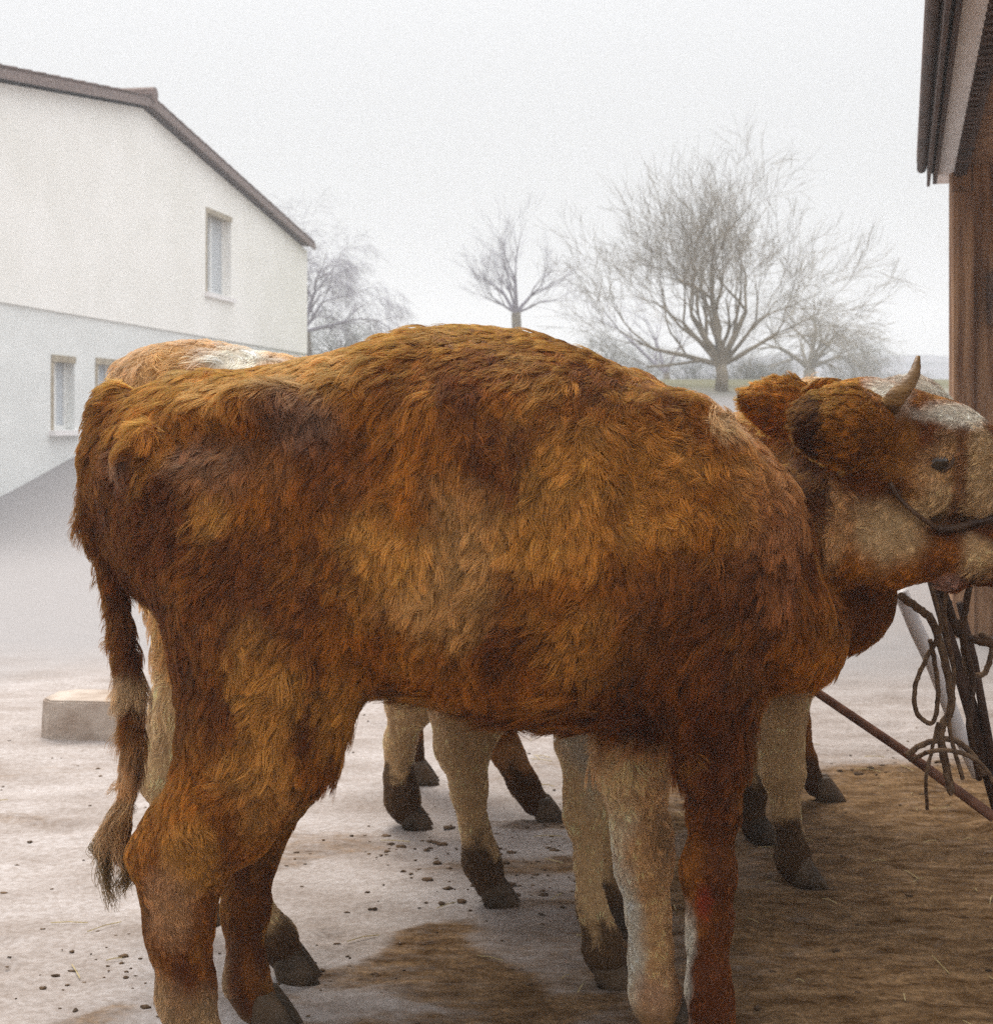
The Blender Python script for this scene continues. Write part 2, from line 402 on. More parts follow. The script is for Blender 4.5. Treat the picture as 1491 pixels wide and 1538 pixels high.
for (a, b, z0, z1, kd) in wins:
    fr = MB(); w_ = .06; o = -.16
    for q in ((a,b,z0,z0+w_),(a,b,z1-w_,z1),(a,a+w_,z0+w_,z1-w_),(b-w_,b,z0+w_,z1-w_)):
        fr.box(q[0], q[1], o, o+.05, q[2], q[3], HM)
    m_ = (a+b)/2; fr.box(m_-.03, m_+.03, o+.002, o+.048, z0+w_, z1-w_, HM)
    f = fr.build('window', M['frame_white'], house)
    gl = MB(); gl.box(a+w_, b-w_, o+.015, o+.025, z0+w_, z1-w_, HM); gl.build('pane', M['glass'], f)
    cu = MB(); cu.box(a+w_, b-w_, o-.09, o-.08, z0+w_, z1-w_, HM); cu.build('curtain', M['curtain'], f)
    sl_ = MB(); sl_.box(a-.08, b+.1, -.1, .09, z0-.07, z0-.003, HM); sl_.build('sill', M['soffit'], f)
    li = MB()
    off = .034 if kd == 'up' else .004
    li.box(a-.02, b+.02, -.12, off+.01, z1-.07, z1+.015, HM)
    li.box(a-.03, a+.05, -.14, off, z0, z1-.071, HM)
    li.build('lintel', M['frame'], f)

# ------------------------------------------------------------------ barn at the right
barn = empty('timber_barn', (2.9, 9, 0))
tag(barn, 'brown timber barn with vertical planks and deep overhanging eave at right', 'barn')
BY = 8.0; bx0 = (1426-CX)/F*BY
mb = MB(); x = bx0; k = 0
rb = random.Random(3)
while x < bx0 + 4.2:
    wd = rb.uniform(.09, .17); off = rb.uniform(0, .03)
    mb.box(x, x+wd-.006, BY-.03-off, BY+.02, -.05+rb.uniform(0,.03), 3.05 + (x-bx0)*.22)
    x += wd; k += 1
mb.box(bx0+.02, bx0+4.2, BY+.021, BY+.06, -.05, 3.0)
mb.build('wall', M['wood'], barn)
mb = MB(); mb.box(bx0+.001, bx0+.05, BY+.061, BY+6, -.05, 2.6, lambda p: Vector((p.x+(p.y-BY)*.42, p.y, p.z))); mb.build('wall', M['wood'], barn)
mb = MB(); mb.box(bx0-.012, bx0+.10, BY-.10, BY-.061, -.05, 2.42); mb.build('corner_post', M['wood'], barn)
mb = MB(); mb.box((1476-CX)/F*BY, (1476-CX)/F*BY+.3, BY-.16, BY-.062, CAMH+(HY-490)/F*BY, CAMH+(HY-412)/F*BY)
mb.build('meter_box', M['meter'], barn)
# eave running towards the camera
EZ = 2.52
def eav(u, v, z): Y = (z-CAMH)*F/(HY-v); return Vector(((u-CX)/F*Y, Y, z))
e0 = eav(1377, 262, EZ); e1 = eav(1393, 0, EZ); ed = (e1-e0).normalized(); L_ = 6.3; er = Vector((-ed.y, ed.x, 0))
if er.x < 0: er = -er
def EM(p): return e0 + ed*p.x + er*p.y + Vector((0,0,p.z))
mb = MB(); mb.tube([EM(Vector((s*L_/8, .022, .03))) for s in range(9)], .026, 10); mb.build('gutter', M['wood_dark'], barn, smooth=True)
mb = MB(); mb.box(-.06, L_, .050, .066, -.06, .10, EM); mb.box(.0, L_, .068, .080, .0, .10, EM)
mb.box(-.14, L_, .082, .104, -.035, .1, EM); mb.build('fascia', M['wood_dark'], barn)
mb = MB(); mb.box(-.45, L_, .106, .225, .015, .04, EM); mb.build('soffit', M['soffit'], barn)
mb = MB(); mb.box(-.45, L_, .262, 3.6, .06, .09, EM); mb.build('canopy', M['wood'], barn)
mb = MB(); mb.box(-.45, L_, .232, .26, .0, .10, EM)
for k in range(64): mb.box(-.42+k*.10, -.42+k*.10+.045, .190, .231, -.012, .0145, EM)
mb.build('rib', M['wood_dark'], barn)
mb = MB(); mb.box(-.45, L_, .0, 3.6, .14, .2, lambda p: EM(Vector((p.x, p.y, p.z + (p.y)*.12)))); mb.build('roof', M['tile'], barn)

# ------------------------------------------------------------------ trees
def grow(mb_t, mb_c, p, d, L, r, depth, rnd, maxd, up, spread, sides=5, kids=(2,3), wob=.12, droop=0, ratio=.74):
    n = 4; pts = [p.copy()]; rr = [r]; q = p.copy(); dd = d.copy()
    for i in range(n):
        dd = (dd + Vector((rnd.gauss(0,wob), rnd.gauss(0,wob), rnd.gauss(0,wob*.7) + up*.10 - droop*(depth/maxd)*.25))).normalized()
        q = q + dd * (L/n); pts.append(q.copy()); rr.append(r*(1-.45*(i+1)/n))
    tgt = mb_t if depth == 0 else mb_c
    tgt.tube(pts, rr, max(3, sides-depth), cap=False)
    if depth >= maxd: return
    nk = rnd.randint(*kids)
    for k in range(nk + (1 if depth > 0 else 2)):
        i = n if k < 2 else rnd.randint(1, n-1)
        a = dd.orthogonal().normalized(); a.rotate(__import__('mathutils').Quaternion(dd, rnd.uniform(0, 6.283)))
        ang = rnd.uniform(.25, 1.0)*spread
        nd = (dd*math.cos(ang) + a*math.sin(ang)).normalized()
        grow(mb_t, mb_c, pts[i], nd, L*rnd.uniform(.62, .95)*(ratio/.74), max(rr[i]*rnd.uniform(.5,.68), .0028), depth+1, rnd, maxd, up, spread, sides, kids, wob, droop, ratio)

def tree(seed, u, v, Y, Hpx, label, trunk_r, L0, maxd, up, spread, bark, droop=0, kids=(2,3), limbs=(), below=2.0, wob=.12, ratio=.74, group='bare trees behind the yard', kind='bare_tree'):
    base = Vector(px(u, v, Y)); gzv = gz(base.x, base.y)
    t = empty(kind, (base.x, base.y, gzv)); tag(t, label, 'tree', group)
    a = MB(); b = MB(); rnd = random.Random(seed)
    a.tube([Vector((base.x, base.y, gzv-.3)), Vector((base.x+.03, base.y, (gzv+base.z)/2)), base], [trunk_r*1.35, trunk_r*1.1, trunk_r], 9)
    for (dx, dy, dz, L, rr) in limbs:
        grow(b, b, base.copy(), Vector((dx, dy, dz)).normalized(), L, rr, 1, rnd, maxd, up, spread, 6, kids, wob, droop, ratio)
    a.build('trunk', bark, t, True); b.build('crown', M['twig'] if bark is M['bark_far'] else bark, t)
    return t

tree(5, 1082, 548, 26, 0, 'large bare tree with wide spreading branches right of centre', .10, 1.6, 6, .42, .74, M['bark_green'], kids=(2,3),
     limbs=[(-.30,.1,1,1.05,.075),(.12,-.1,1,1.2,.085),(-.75,.2,.85,1.05,.06),(.55,.1,.9,1.1,.075),(-1,.1,.20,1.25,.055),(1,-.2,.38,1.15,.05),(.35,.4,1,1.0,.06),(-.1,-.5,.9,.95,.05),(.9,.2,.8,1.0,.05)])
tree(9, 775, 470, 40, 0, 'small bare tree standing left of the large bare tree', .13, 1.0, 5, .5, .62, M['bark_far'],
     limbs=[(-.6,.1,.7,.8,.06),(.1,-.1,1,.95,.07),(.6,.2,.75,.8,.06),(-.15,.4,.9,.75,.05),(.95,0,.35,.7,.04),(-.95,0,.3,.7,.04)])
tree(21, 1000, 560, 46, 0, 'thin bare tree with slanting trunk behind the large bare tree', .10, 1.0, 4, .5, .6, M['bark_far'],
     limbs=[(-.8,.1,.6,1.5,.07),(-.3,.1,.8,1.1,.05),(.3,.1,.9,1.0,.05)])
tree(33, 1215, 555, 52, 0, 'round dense leafless tree in the haze behind the cattle heads', .22, 1.2, 6, -.1, .8, M['bark_green'], droop=.55, kids=(3,3), ratio=.70,
     limbs=[(-.7,.1,.9,1.35,.11),(.05,-.1,1,1.6,.12),(.6,.2,.9,1.3,.11),(.95,-.2,.4,1.1,.08),(-.3,.5,1,1.3,.08),(.4,-.5,1,1.3,.08)])
tree(41, 455, 500, 42, 0, 'drooping bare tree behind the farmhouse corner', .22, 1.3, 6, .0, .75, M['bark_far'], droop=.8, kids=(3,3), ratio=.72,
     limbs=[(-.5,.1,1,1.3,.08),(.1,-.1,1,1.4,.09),(.5,.2,.9,1.2,.08),(.9,.1,.35,1.2,.07),(.3,.5,1,1.1,.06)])
# hazy low trees along the slope
for i, (u, v, Y, s, lab) in enumerate(((905, 545, 75, 1.0, 'low hazy thicket left of the large bare tree'), (965, 560, 80, 1.1, 'low hazy thicket beside the large bare tree trunk'),
        (1150, 575, 70, .9, 'low hazy thicket under the round dense tree'), (1290, 560, 85, 1.2, 'low hazy thicket above the cattle heads'), (510, 520, 60, .9, 'low hazy thicket beside the farmhouse corner'), (1370, 600, 95, 1.2, 'low hazy thicket beside the barn wall'), (1040, 590, 48, .75, 'low twiggy bush left of the large bare tree trunk'), (1125, 596, 44, .7, 'low twiggy bush right of the large bare tree trunk'))):
    base = Vector(px(u, v+10, Y)); z0 = gz(base.x, base.y); t = empty('thicket', (base.x, base.y, z0)); tag(t, lab, 'thicket', 'hazy thickets on the slope')
    a = MB(); b = MB(); rnd = random.Random(100+i)
    bb = base + Vector((0, 0, -.3)); a.tube([Vector((bb.x, bb.y, z0-.2)), bb], [.1, .07], 5)
    for k in range(5):
        for m_ in range(4):
            grow(b, b, bb.copy(), Vector((rnd.gauss(0,1.1), rnd.gauss(0,.7), 1)).normalized(), .85*s, .05, 1, rnd, 5, .1, .8, 4, (2,3), .15, .1, .72)
    a.build('trunk', M['bark_far'], t); b.build('crown', M['bush'], t)

# ------------------------------------------------------------------ cattle: one implicit surface per animal
def smin(a, b, k):
    h = np.clip(.5 + .5*(b-a)/k, 0, 1); return b + (a-b)*h - k*h*(1-h)

class Field:
    def __init__(s, lo, hi, h):
        s.lo = np.array(lo); s.h = h; n = np.ceil((np.array(hi)-s.lo)/h).astype(int)+1; s.n = n
        s.ax = [s.lo[i] + h*np.arange(n[i]) for i in range(3)]; s.F = np.full(n, 9.0, np.float32)
    def put(s, lo, hi, fn, k, sub=False):
        m = max(k*1.2, .03)
        sl = []
        for i in range(3):
            a = int(np.clip(np.floor((lo[i]-m-s.lo[i])/s.h), 0, s.n[i])); b = int(np.clip(np.ceil((hi[i]+m-s.lo[i])/s.h)+1, 0, s.n[i])); 
            if b <= a: return
            sl.append(slice(a, b))
        X, Y, Z = np.meshgrid(s.ax[0][sl[0]], s.ax[1][sl[1]], s.ax[2][sl[2]], indexing='ij')
        d = fn(X, Y, Z).astype(np.float32); sl = tuple(sl)
        s.F[sl] = smin(s.F[sl], d, k)
    def cone(s, a, b, ra, rb, k=.03, sy=1.0):
        a = np.array(a, float); b = np.array(b, float); ab = b-a; L2 = ab@ab; r = max(ra, rb)
        def fn(X, Y, Z):
            px_, py_, pz_ = X-a[0], Y-a[1], Z-a[2]
            t = np.clip((px_*ab[0]+py_*ab[1]+pz_*ab[2])/L2, 0, 1)
            return np.sqrt((px_-t*ab[0])**2 + ((py_-t*ab[1])/sy)**2 + (pz_-t*ab[2])**2) - (ra+(rb-ra)*t)
        s.put(np.minimum(a, b)-r, np.maximum(a, b)+r, fn, k)
    def cut(s, c, r, k):
        c = np.array(c, float); r = np.array(r, float); m = .05; sl = tuple(slice(int(max(0, (c[i]-r[i]-m-s.lo[i])/s.h)), int(max(1, (c[i]+r[i]+m-s.lo[i])/s.h+1))) for i in range(3))
        X, Y, Z = np.meshgrid(s.ax[0][sl[0]], s.ax[1][sl[1]], s.ax[2][sl[2]], indexing='ij'); x, y, z = X-c[0], Y-c[1], Z-c[2]
        k0 = np.sqrt((x/r[0])**2+(y/r[1])**2+(z/r[2])**2); k1 = np.sqrt((x/r[0]**2)**2+(y/r[1]**2)**2+(z/r[2]**2)**2)+1e-6
        s.F[sl] = -smin(-s.F[sl], (k0*(k0-1)/k1).astype(np.float32), k)
    def chain(s, pts, k=.03, sy=1.0):
        for p, q in zip(pts[:-1], pts[1:]): s.cone(p[0], q[0], p[1], q[1], k, sy)
    def ell(s, c, r, k=.03, rot=0):
        c = np.array(c, float); r = np.array(r, float); co, si = math.cos(rot), math.sin(rot); R = r.max()
        def fn(X, Y, Z):
            x, y, z = X-c[0], Y-c[1], Z-c[2]; x, z = co*x+si*z, -si*x+co*z
            k0 = np.sqrt((x/r[0])**2+(y/r[1])**2+(z/r[2])**2); k1 = np.sqrt((x/r[0]**2)**2+(y/r[1]**2)**2+(z/r[2]**2)**2)+1e-6
            return k0*(k0-1)/k1
        s.put(c-R, c+R, fn, k)
    def loft(s, st, yc, k=.03, p=2.3):
        st = np.array(st); xs = st[:, 0]
        def fn(X, Y, Z):
            f = lambda c: np.interp(X, xs, st[:, c])
            top, bot, w = f(1), f(2), f(3); zc = (top+bot)/2; hh = (top-bot)/2
            # widest above the middle (barrel), narrower keel
            rr = (np.abs((Y-yc)/w)**p + np.abs((Z-zc)/hh)**p)**(1/p)
            d = (rr-1)*np.minimum(w, hh)
            return np.maximum(d, np.maximum(xs[0]-X, X-xs[-1]))
        s.put((xs[0], yc-st[:, 3].max(), st[:, 2].min()), (xs[-1], yc+st[:, 3].max(), st[:, 1].max()), fn, k)
    def mesh(s):
        Fv = s.F; n = Fv.shape; ins = Fv < 0
        c = [ins[a:n[0]-1+a, b:n[1]-1+b, d:n[2]-1+d] for a in (0,1) for b in (0,1) for d in (0,1)]
        cnt = sum(x.astype(np.int8) for x in c); act = (cnt > 0) & (cnt < 8)
        ids = np.full(act.shape, -1, int); I = np.argwhere(act); ids[act] = np.arange(len(I))
        acc = np.zeros((len(I), 3)); num = np.zeros(len(I)); off = np.array([(a, b, d) for a in (0,1) for b in (0,1) for d in (0,1)])
        for i in range(8):
            for j in range(i+1, 8):
                if np.abs(off[i]-off[j]).sum() != 1: continue
                A = I+off[i]; B = I+off[j]; fa = Fv[A[:,0],A[:,1],A[:,2]]; fb = Fv[B[:,0],B[:,1],B[:,2]]; m = (fa < 0) != (fb < 0)
                t = np.where(m, fa/np.where(m, fa-fb, 1), 0)
                P = off[i] + t[:, None]*(off[j]-off[i]); acc[m] += P[m]; num[m] += 1
        V = s.lo + s.h*(I + acc/num[:, None]); fs = []
        for ax in range(3):
            e = np.zeros(3, int); e[ax] = 1; u = np.zeros(3, int); u[(ax+1)%3] = 1; v = np.zeros(3, int); v[(ax+2)%3] = 1
            sh = [n[i]-1 if i == ax else n[i]-1 for i in range(3)]
            s0 = ins[:n[0]-1, :n[1]-1, :n[2]-1]; s1 = ins[e[0]:n[0]-1+e[0], e[1]:n[1]-1+e[1], e[2]:n[2]-1+e[2]]
            E = np.argwhere(s0 != s1); E = E[(E[:, (ax+1)%3] > 0) & (E[:, (ax+2)%3] > 0)]
            g_ = lambda q: ids[q[:,0], q[:,1], q[:,2]]
            quad = np.stack([g_(E), g_(E-u), g_(E-u-v), g_(E-v)], 1); flip = s0[E[:,0],E[:,1],E[:,2]]
            quad[flip] = quad[flip][:, ::-1]; fs.append(quad)
        Q = np.concatenate(fs); Q = Q[(Q >= 0).all(1)][:, ::-1]
        # smoothed relax
        for _ in range(2):
            A = np.zeros_like(V); nn = np.zeros(len(V))
            for a in range(4):
                b = (a+1) % 4; np.add.at(A, Q[:, a], V[Q[:, b]]); np.add.at(nn, Q[:, a], 1); np.add.at(A, Q[:, b], V[Q[:, a]]); np.add.at(nn, Q[:, b], 1)
            V = V*.5 + .5*A/np.maximum(nn, 1)[:, None]
        return V, Q

def vnormals(V, Q):
    N = np.zeros_like(V); fn = np.cross(V[Q[:,2]]-V[Q[:,0]], V[Q[:,3]]-V[Q[:,1]])
    for a in range(4): np.add.at(N, Q[:, a], fn)
    return N/np.maximum(np.linalg.norm(N, axis=1), 1e-9)[:, None]

def nrmz(a): return a/np.maximum(np.linalg.norm(a, axis=-1), 1e-9)[..., None]

def fur(name, V, Q, N, lenfn, colfn, flowfn, parent, npt=6, clump_sp=.022, rad=.00055, seed=1, clumpf=.7, dens=None, curl=.35, shade_label=None):
    rng = np.random.RandomState(seed); VN = vnormals(V, Q)
    T = np.concatenate([Q[:, :3], Q[:, [0,2,3]]]); a, b, c = V[T[:,0]], V[T[:,1]], V[T[:,2]]
    ar = np.linalg.norm(np.cross(b-a, c-a), axis=1)*.5
    wgt = ar.copy()
    if dens is not None: wgt = wgt*dens((a+b+c)/3, nrmz(np.cross(b-a, c-a)))
    def sample(n):
        t = np.searchsorted(np.cumsum(wgt)/wgt.sum(), rng.rand(n)).clip(0, len(T)-1); r1 = np.sqrt(rng.rand(n)); r2 = rng.rand(n)
        W = np.stack([1-r1, r1*(1-r2), r1*r2], 1)[..., None]; P = sum(W[:, i]*V[T[t, i]] for i in range(3)); n_ = sum(W[:, i]*VN[T[t, i]] for i in range(3))
        return P, nrmz(n_)
    R, RN = sample(N); ln = lenfn(R, RN); keep = ln > .0015; R, RN, ln = R[keep], RN[keep], ln[keep]; N = len(R)
    nc = int(ar.sum()/clump_sp**2); CP, CN = sample(max(nc, 8)); kd = KDTree(len(CP))
    for i, p in enumerate(CP): kd.insert(p, i)
    kd.balance()
    pert = R + rng.randn(N, 3)*clump_sp*.16
    ci = np.fromiter((kd.find(p)[1] for p in pert), int, N)
    # clump-level randoms
    cr = rng.randn(len(CP), 3)*.30; cl = np.exp(rng.randn(len(CP))*.22); cph = rng.rand(len(CP))*6.28; ccol = rng.randn(len(CP)); clift = rng.rand(len(CP))
    def path(P, Nn, ln, cj, extra):
        fl = flowfn(P, Nn); tn = fl - Nn*np.sum(fl*Nn, 1)[:, None]; low = np.stack([vnoise(P*11+5), vnoise(P*11+31), vnoise(P*11+77)], 1)*.5 + np.stack([vnoise(P*26+5), vnoise(P*26+31), vnoise(P*26+77)], 1)*.38
        tn = tn + low + cr[cj] + extra; tn = tn - Nn*np.sum(tn*Nn, 1)[:, None]; tn = nrmz(tn)
        side = np.cross(Nn, tn); out_ = np.zeros((len(P), npt, 3)); out_[:, 0] = P - Nn*.002; q = P.copy(); lift = (.42 + .45*clift[cj])[:, None]
        for k in range(1, npt):
            t = k/(npt-1); d = tn + Nn*lift*(1-t*1.05) + side*(curl*np.sin(cph[cj]+t*4.2))[:, None] + np.array([0, 0, -.28])*t
            q = q + nrmz(d)*(ln/(npt-1))[:, None]; out_[:, k] = q
        return out_
    P_ = path(R, RN, ln*cl[ci]*(.75+.5*rng.rand(N)), ci, rng.randn(N, 3)*.16)
    lc = lenfn(CP, CN); C_ = path(CP, CN, np.maximum(lc, .001)*cl, np.arange(len(CP)), 0)
    tt = np.linspace(0, 1, npt)[None, :, None]**1.3*clumpf*(.55+.45*rng.rand(N))[:, None, None]
    P_ = P_*(1-tt) + (C_[ci] + (R-CP[ci])[:, None]*.25)*tt
    col = colfn(R)*np.exp(.24*np.clip(ccol[ci], -1.8, 1.5) + .20*np.clip(rng.randn(N), -2, 1.6) - .02)[:, None]
    col = np.clip(col, .002, .93)
    cd = bpy.data.hair_curves.new(name); cd.add_curves([npt]*N)
    cd.attributes['position'].data.foreach_set('vector', P_.reshape(-1, 3).astype(np.float32).ravel())
    rp = np.linspace(1, .25, npt)[None]*rad*(.7+.6*rng.rand(N))[:, None]
    ra = cd.attributes.get('radius') or cd.attributes.new('radius', 'FLOAT', 'POINT'); ra.data.foreach_set('value', rp.astype(np.float32).ravel())
    grad = (.50 + .58*np.linspace(0, 1, npt)**.8)[None, :, None]      # undercoat darker than the sun-bleached tips, also painting shade between tufts
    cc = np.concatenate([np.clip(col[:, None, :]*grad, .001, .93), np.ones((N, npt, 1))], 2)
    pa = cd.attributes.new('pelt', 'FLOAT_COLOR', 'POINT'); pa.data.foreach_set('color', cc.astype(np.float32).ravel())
    o = link(name, cd, M['fur'], parent); cd.materials[0] = M['fur'] if len(cd.materials) else M['fur']
    return o

def hide_mesh(name, V, Q, colfn, parent):
    me = mesh_np(name, V, Q); a = me.attributes.new('pelt', 'FLOAT_COLOR', 'POINT')
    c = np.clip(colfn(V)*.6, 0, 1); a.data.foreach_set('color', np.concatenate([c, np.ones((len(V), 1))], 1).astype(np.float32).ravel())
    return link(name, me, M['hide'], parent)

RED = np.array([.43,.135,.010]); DARK = np.array([.11,.025,.003]); GOLD = np.array([.72,.32,.055]); CREAM = np.array([.93,.60,.29]); WHITE = np.array([.93,.84,.68]); TAN = np.array([.72,.38,.15])
MUD = np.array([.095,.040,.012]); GREY = np.array([.20,.135,.10]); PINK = np.array([.55,.30,.22]); BLOOD = np.array([.50,.035,.02])

def patches(P, base, plist, Y0, nz=.35):
    """plist: (u, v, radius_u, radius_v, colour, strength[, ymin, ymax]) - coat markings and painted-in shade given on the animal's middle plane"""
    u = CX + P[:, 0]*F/Y0; v = HY - (P[:, 2]-CAMH)*F/Y0; c = base.copy(); nn = fbm(P*9+3, 3)*nz*1.6 + fbm(np.stack([P[:,0]*30, P[:,1]*30, P[:,2]*9], 1), 2)*nz
    for q in plist:
        r = np.sqrt(((u-q[0])/q[2])**2 + ((v-q[1])/q[3])**2) + nn; m = smooth(1.28, .42, r)*q[5]
        if len(q) > 6: m = m*(P[:, 1] > q[6])*(P[:, 1] < q[7])
        c = c*(1-m[:, None]) + q[4]*m[:, None]
    return c

def leaf_ear(base, tip, wdir, W, cup, name, parent, colfn, nf, seed, fl=.017, bl=.75):
    base, tip, wdir = np.array(base), np.array(tip), nrmz(np.array(wdir, float)); ax = tip-base; L = np.linalg.norm(ax); ax = ax/L
    wdir = nrmz(wdir - ax*(wdir@ax)); nd = np.cross(ax, wdir); ns, nt_ = 16, 12; V = []; Q = []
    for sd_ in (1, -1):
        for i in range(ns):
            s_ = i/(ns-1); wd = W*(.32*(1-s_) + math.sin(math.pi*min(1, s_*.93+.05))**bl*.72)
            for j in range(nt_+1):
                t = -1+2*j/nt_; p = base + ax*L*s_ + wdir*wd*.5*t*(1-.25*abs(t)*0) + nd*(cup*(t*t)*wd - .02*math.sin(s_*3.1)) + nd*sd_*.006*(1-t*t)
                V.append(p)
    m = ns*(nt_+1)
    for i in range(ns-1):
        for j in range(nt_):
            a = i*(nt_+1)+j; Q.append((a, a+1, a+nt_+2, a+nt_+1)); Q.append((m+a, m+a+nt_+1, m+a+nt_+2, m+a+1))
    V = np.array(V); Q = np.array(Q); N_ = vnormals(V, Q)
    if np.sum(N_[m//2]*nd) < 0: Q = Q[:, ::-1]
    o = hide_mesh(name, V, Q, colfn, parent)
    fur('fur', V, Q, nf, lambda P, N: fl*(.5+.5*smooth(0, .4, np.linalg.norm(P-base, axis=1)/L)), colfn, lambda P, N: np.tile(ax, (len(P), 1)), o, seed=seed, clump_sp=.012, curl=.15)
    return o

def head_parts(Fd, O, s, k=.03):
    """head volume around the poll O, offsets in metres for a head of normal size"""
    q = lambda dx, dy, dz: O + s*np.array([dx, dy, dz])
    Fd.ell(q(.02,0,-.05), s*np.array([.095,.095,.075]), k)
    Fd.cone(q(0,0,-.07), q(.12,0,-.105), s*.112, s*.098, k, .92)
    Fd.cone(q(.12,0,-.105), q(.25,0,-.17), s*.098, s*.076, k, .86)
    Fd.cone(q(.25,0,-.17), q(.36,0,-.225), s*.076, s*.074, k, .9)
    Fd.ell(q(.385,0,-.235), s*np.array([.05,.075,.062]), .02)
    for sy in (-1, 1):
        Fd.ell(q(-.045, sy*.055, -.215), s*np.array([.105,.042,.095]), .035, .5)
        Fd.cone(q(-.03, sy*.06, -.265), q(.20, sy*.04, -.25), s*.050, s*.045, .03)
        Fd.ell(q(.085, sy*.087, -.085), s*np.array([.04,.022,.028]), .02)         # brow
        Fd.ell(q(.06, sy*.092, -.135), s*np.array([.05,.018,.022]), .02, -.3)       # cheek bone
    Fd.cone(q(.18,0,-.262), q(.355,0,-.290), s*.055, s*.040, .03)

def build_cow(spec):
    Y0 = spec['Y0']; rx = lambda u, v, Y=Y0: px(u, v, Y)
    lo = spec['lo']; hi = spec['hi']; Fd = Field(lo, hi, spec['res'])
    st = [(px(u, t, Y0)[0], px(u, t, Y0)[2], px(u, b, Y0)[2], w) for (u, t, b, w) in spec['torso']]
    # densify smoothly
    st = np.array(spline(st, 5)); Fd.loft(st, Y0, .05)
    for (u, v, Y, r, k) in spec.get('bulges', ()): Fd.ell(px(u, v, Y), r, k)
    for (u, v, Y, r_, k) in spec.get('cuts', ()): Fd.cut(px(u, v, Y), r_, k)
    for ch, k in spec['legs']:
        Fd.chain([(px(u, v, Y), r) for (u, v, Y, r) in ch], k)
    Fd.chain([(px(u, v, Y), r) for (u, v, Y, r) in spec['neck']], spec.get('neck_k', .05), .8)
    Fd.chain([(px(u, v, Y), r) for (u, v, Y, r) in spec['tail']], .012)
    head_parts(Fd, spec['poll'], spec['hs'])
    for (u, v, Y, dx_) in spec['hooves']:
        h_ = px(u, v, Y)
        for sy in (-1, 1): Fd.ell(h_ + np.array([-.030, sy*.022, .082]), (.016, .013, .019), .008)      # dewclaws
    for (u, v, Y, r, k) in spec.get('headbulge', ()): Fd.ell(px(u, v, Y), r, k)
    for (u, v, Y, r_, k) in spec.get('cuts2', ()): Fd.cut(px(u, v, Y), r_, k)
    # irregular hide: folds, bones
    X, Y, Z = np.meshgrid(*Fd.ax, indexing='ij'); m = np.abs(Fd.F) < .06
    P = np.stack([X[m], Y[m], Z[m]], 1); Fd.F[m] += (.010*vnoise(P*7+spec['seed']) + .0055*vnoise(P*17+2)).astype(np.float32)
    V, Q = Fd.mesh(); V = V.astype(float)
    root = empty('cow', (px(spec['torso'][6][0], 600, Y0)[0], Y0, 0)); tag(root, spec['label'], 'cow', 'cattle tied side by side')
    colfn = spec['col']
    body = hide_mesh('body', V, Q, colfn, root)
    fur('coat', V, Q, spec['nfur'], spec['len'], colfn, spec['flow'], root, seed=spec['seed'], dens=spec.get('dens'), rad=spec.get('rad', .0006), curl=.38, clump_sp=spec.get('csp', .022))
    bv = BVHTree.FromPolygons([tuple(p) for p in V], [tuple(map(int, q)) for q in Q])
    O, s = spec['poll'], spec['hs']
    for sy in (-1, 1):
        c = O + s*np.array([.092, sy*.078, -.097])
        c2 = Vector(c); hit = bv.find_nearest(c2)
        c = np.array(hit[0]) - np.array(hit[1])*.0125*s
        e = MB(); n1, n2 = 12, 16; vv = []; ff = []
        for i in range(n1+1):
            for j in range(n2):
                th = math.pi*i/n1; ph = 2*math.pi*j/n2; vv.append(c + s*.019*np.array([math.sin(th)*math.cos(ph)*1.15, math.sin(th)*math.sin(ph), math.cos(th)]))
        for i in range(n1):
            for j in range(n2): ff.append((i*n2+j, i*n2+(j+1)%n2, (i+1)*n2+(j+1)%n2, (i+1)*n2+j))
        e.add(vv, ff); e.build('eye', M['eye'], root, True)
        lid = MB(); arc = [c + s*np.array([.027*math.cos(a), sy*.004, .020*math.sin(a)+.002]) for a in np.linspace(0, 2*math.pi, 20)]
        lid.tube(arc, .0035*s, 6, False); lid.build('eyelid', M['hide_dark'], root, True)
        if spec.get('horns', True):
            h0 = O + s*np.array([.015, sy*.085, -.02])
            hl = 1.0 if sy < 0 else .6
            hp = spline([h0 - s*np.array([.0, sy*.03, .01]), h0 + s*hl*np.array([.012, sy*.03, .025]), h0 + s*hl*np.array([.034, sy*.040, .055]), h0 + s*hl*np.array([.045, sy*.030, .088])], 6)
            hm = MB(); nn = len(hp); hm.tube(hp, [s*(.0145*(1-(i/(nn-1))**1.6)+.0035)*(1+.06*math.sin(i*2.6)) for i in range(nn)], 12)
            hm.build('horn', M['horn'], root, True)
    nm = MB(); c = O + s*np.array([.405, 0, -.235]); vv = []; ff = []
    for i in range(9):
        for j in range(16):
            th = math.pi*i/8; ph = 2*math.pi*j/16; vv.append(c + s*np.array([.040*math.sin(th)*math.cos(ph), .058*math.sin(th)*math.sin(ph), .045*math.cos(th)]))
    for i in range(8):
        for j in range(16): ff.append((i*16+j, i*16+(j+1)%16, (i+1)*16+(j+1)%16, (i+1)*16+j))
    nm.add(vv, ff); nz_ = nm.build('nose', M['nose'], root, True)
    for sy in (-1, 1):
        no = MB(); q_ = c + s*np.array([.030, sy*.034, .010]); no.tube(spline([q_ + s*np.array([-.004, sy*.012, -.012]), q_ + s*np.array([.004, sy*.002, .0]), q_ + s*np.array([-.002, sy*.008, .014])], 5), [s*.004]+[s*.007]*9+[s*.004], 8)
        no.build('nostril', M['eye'], nz_, True)
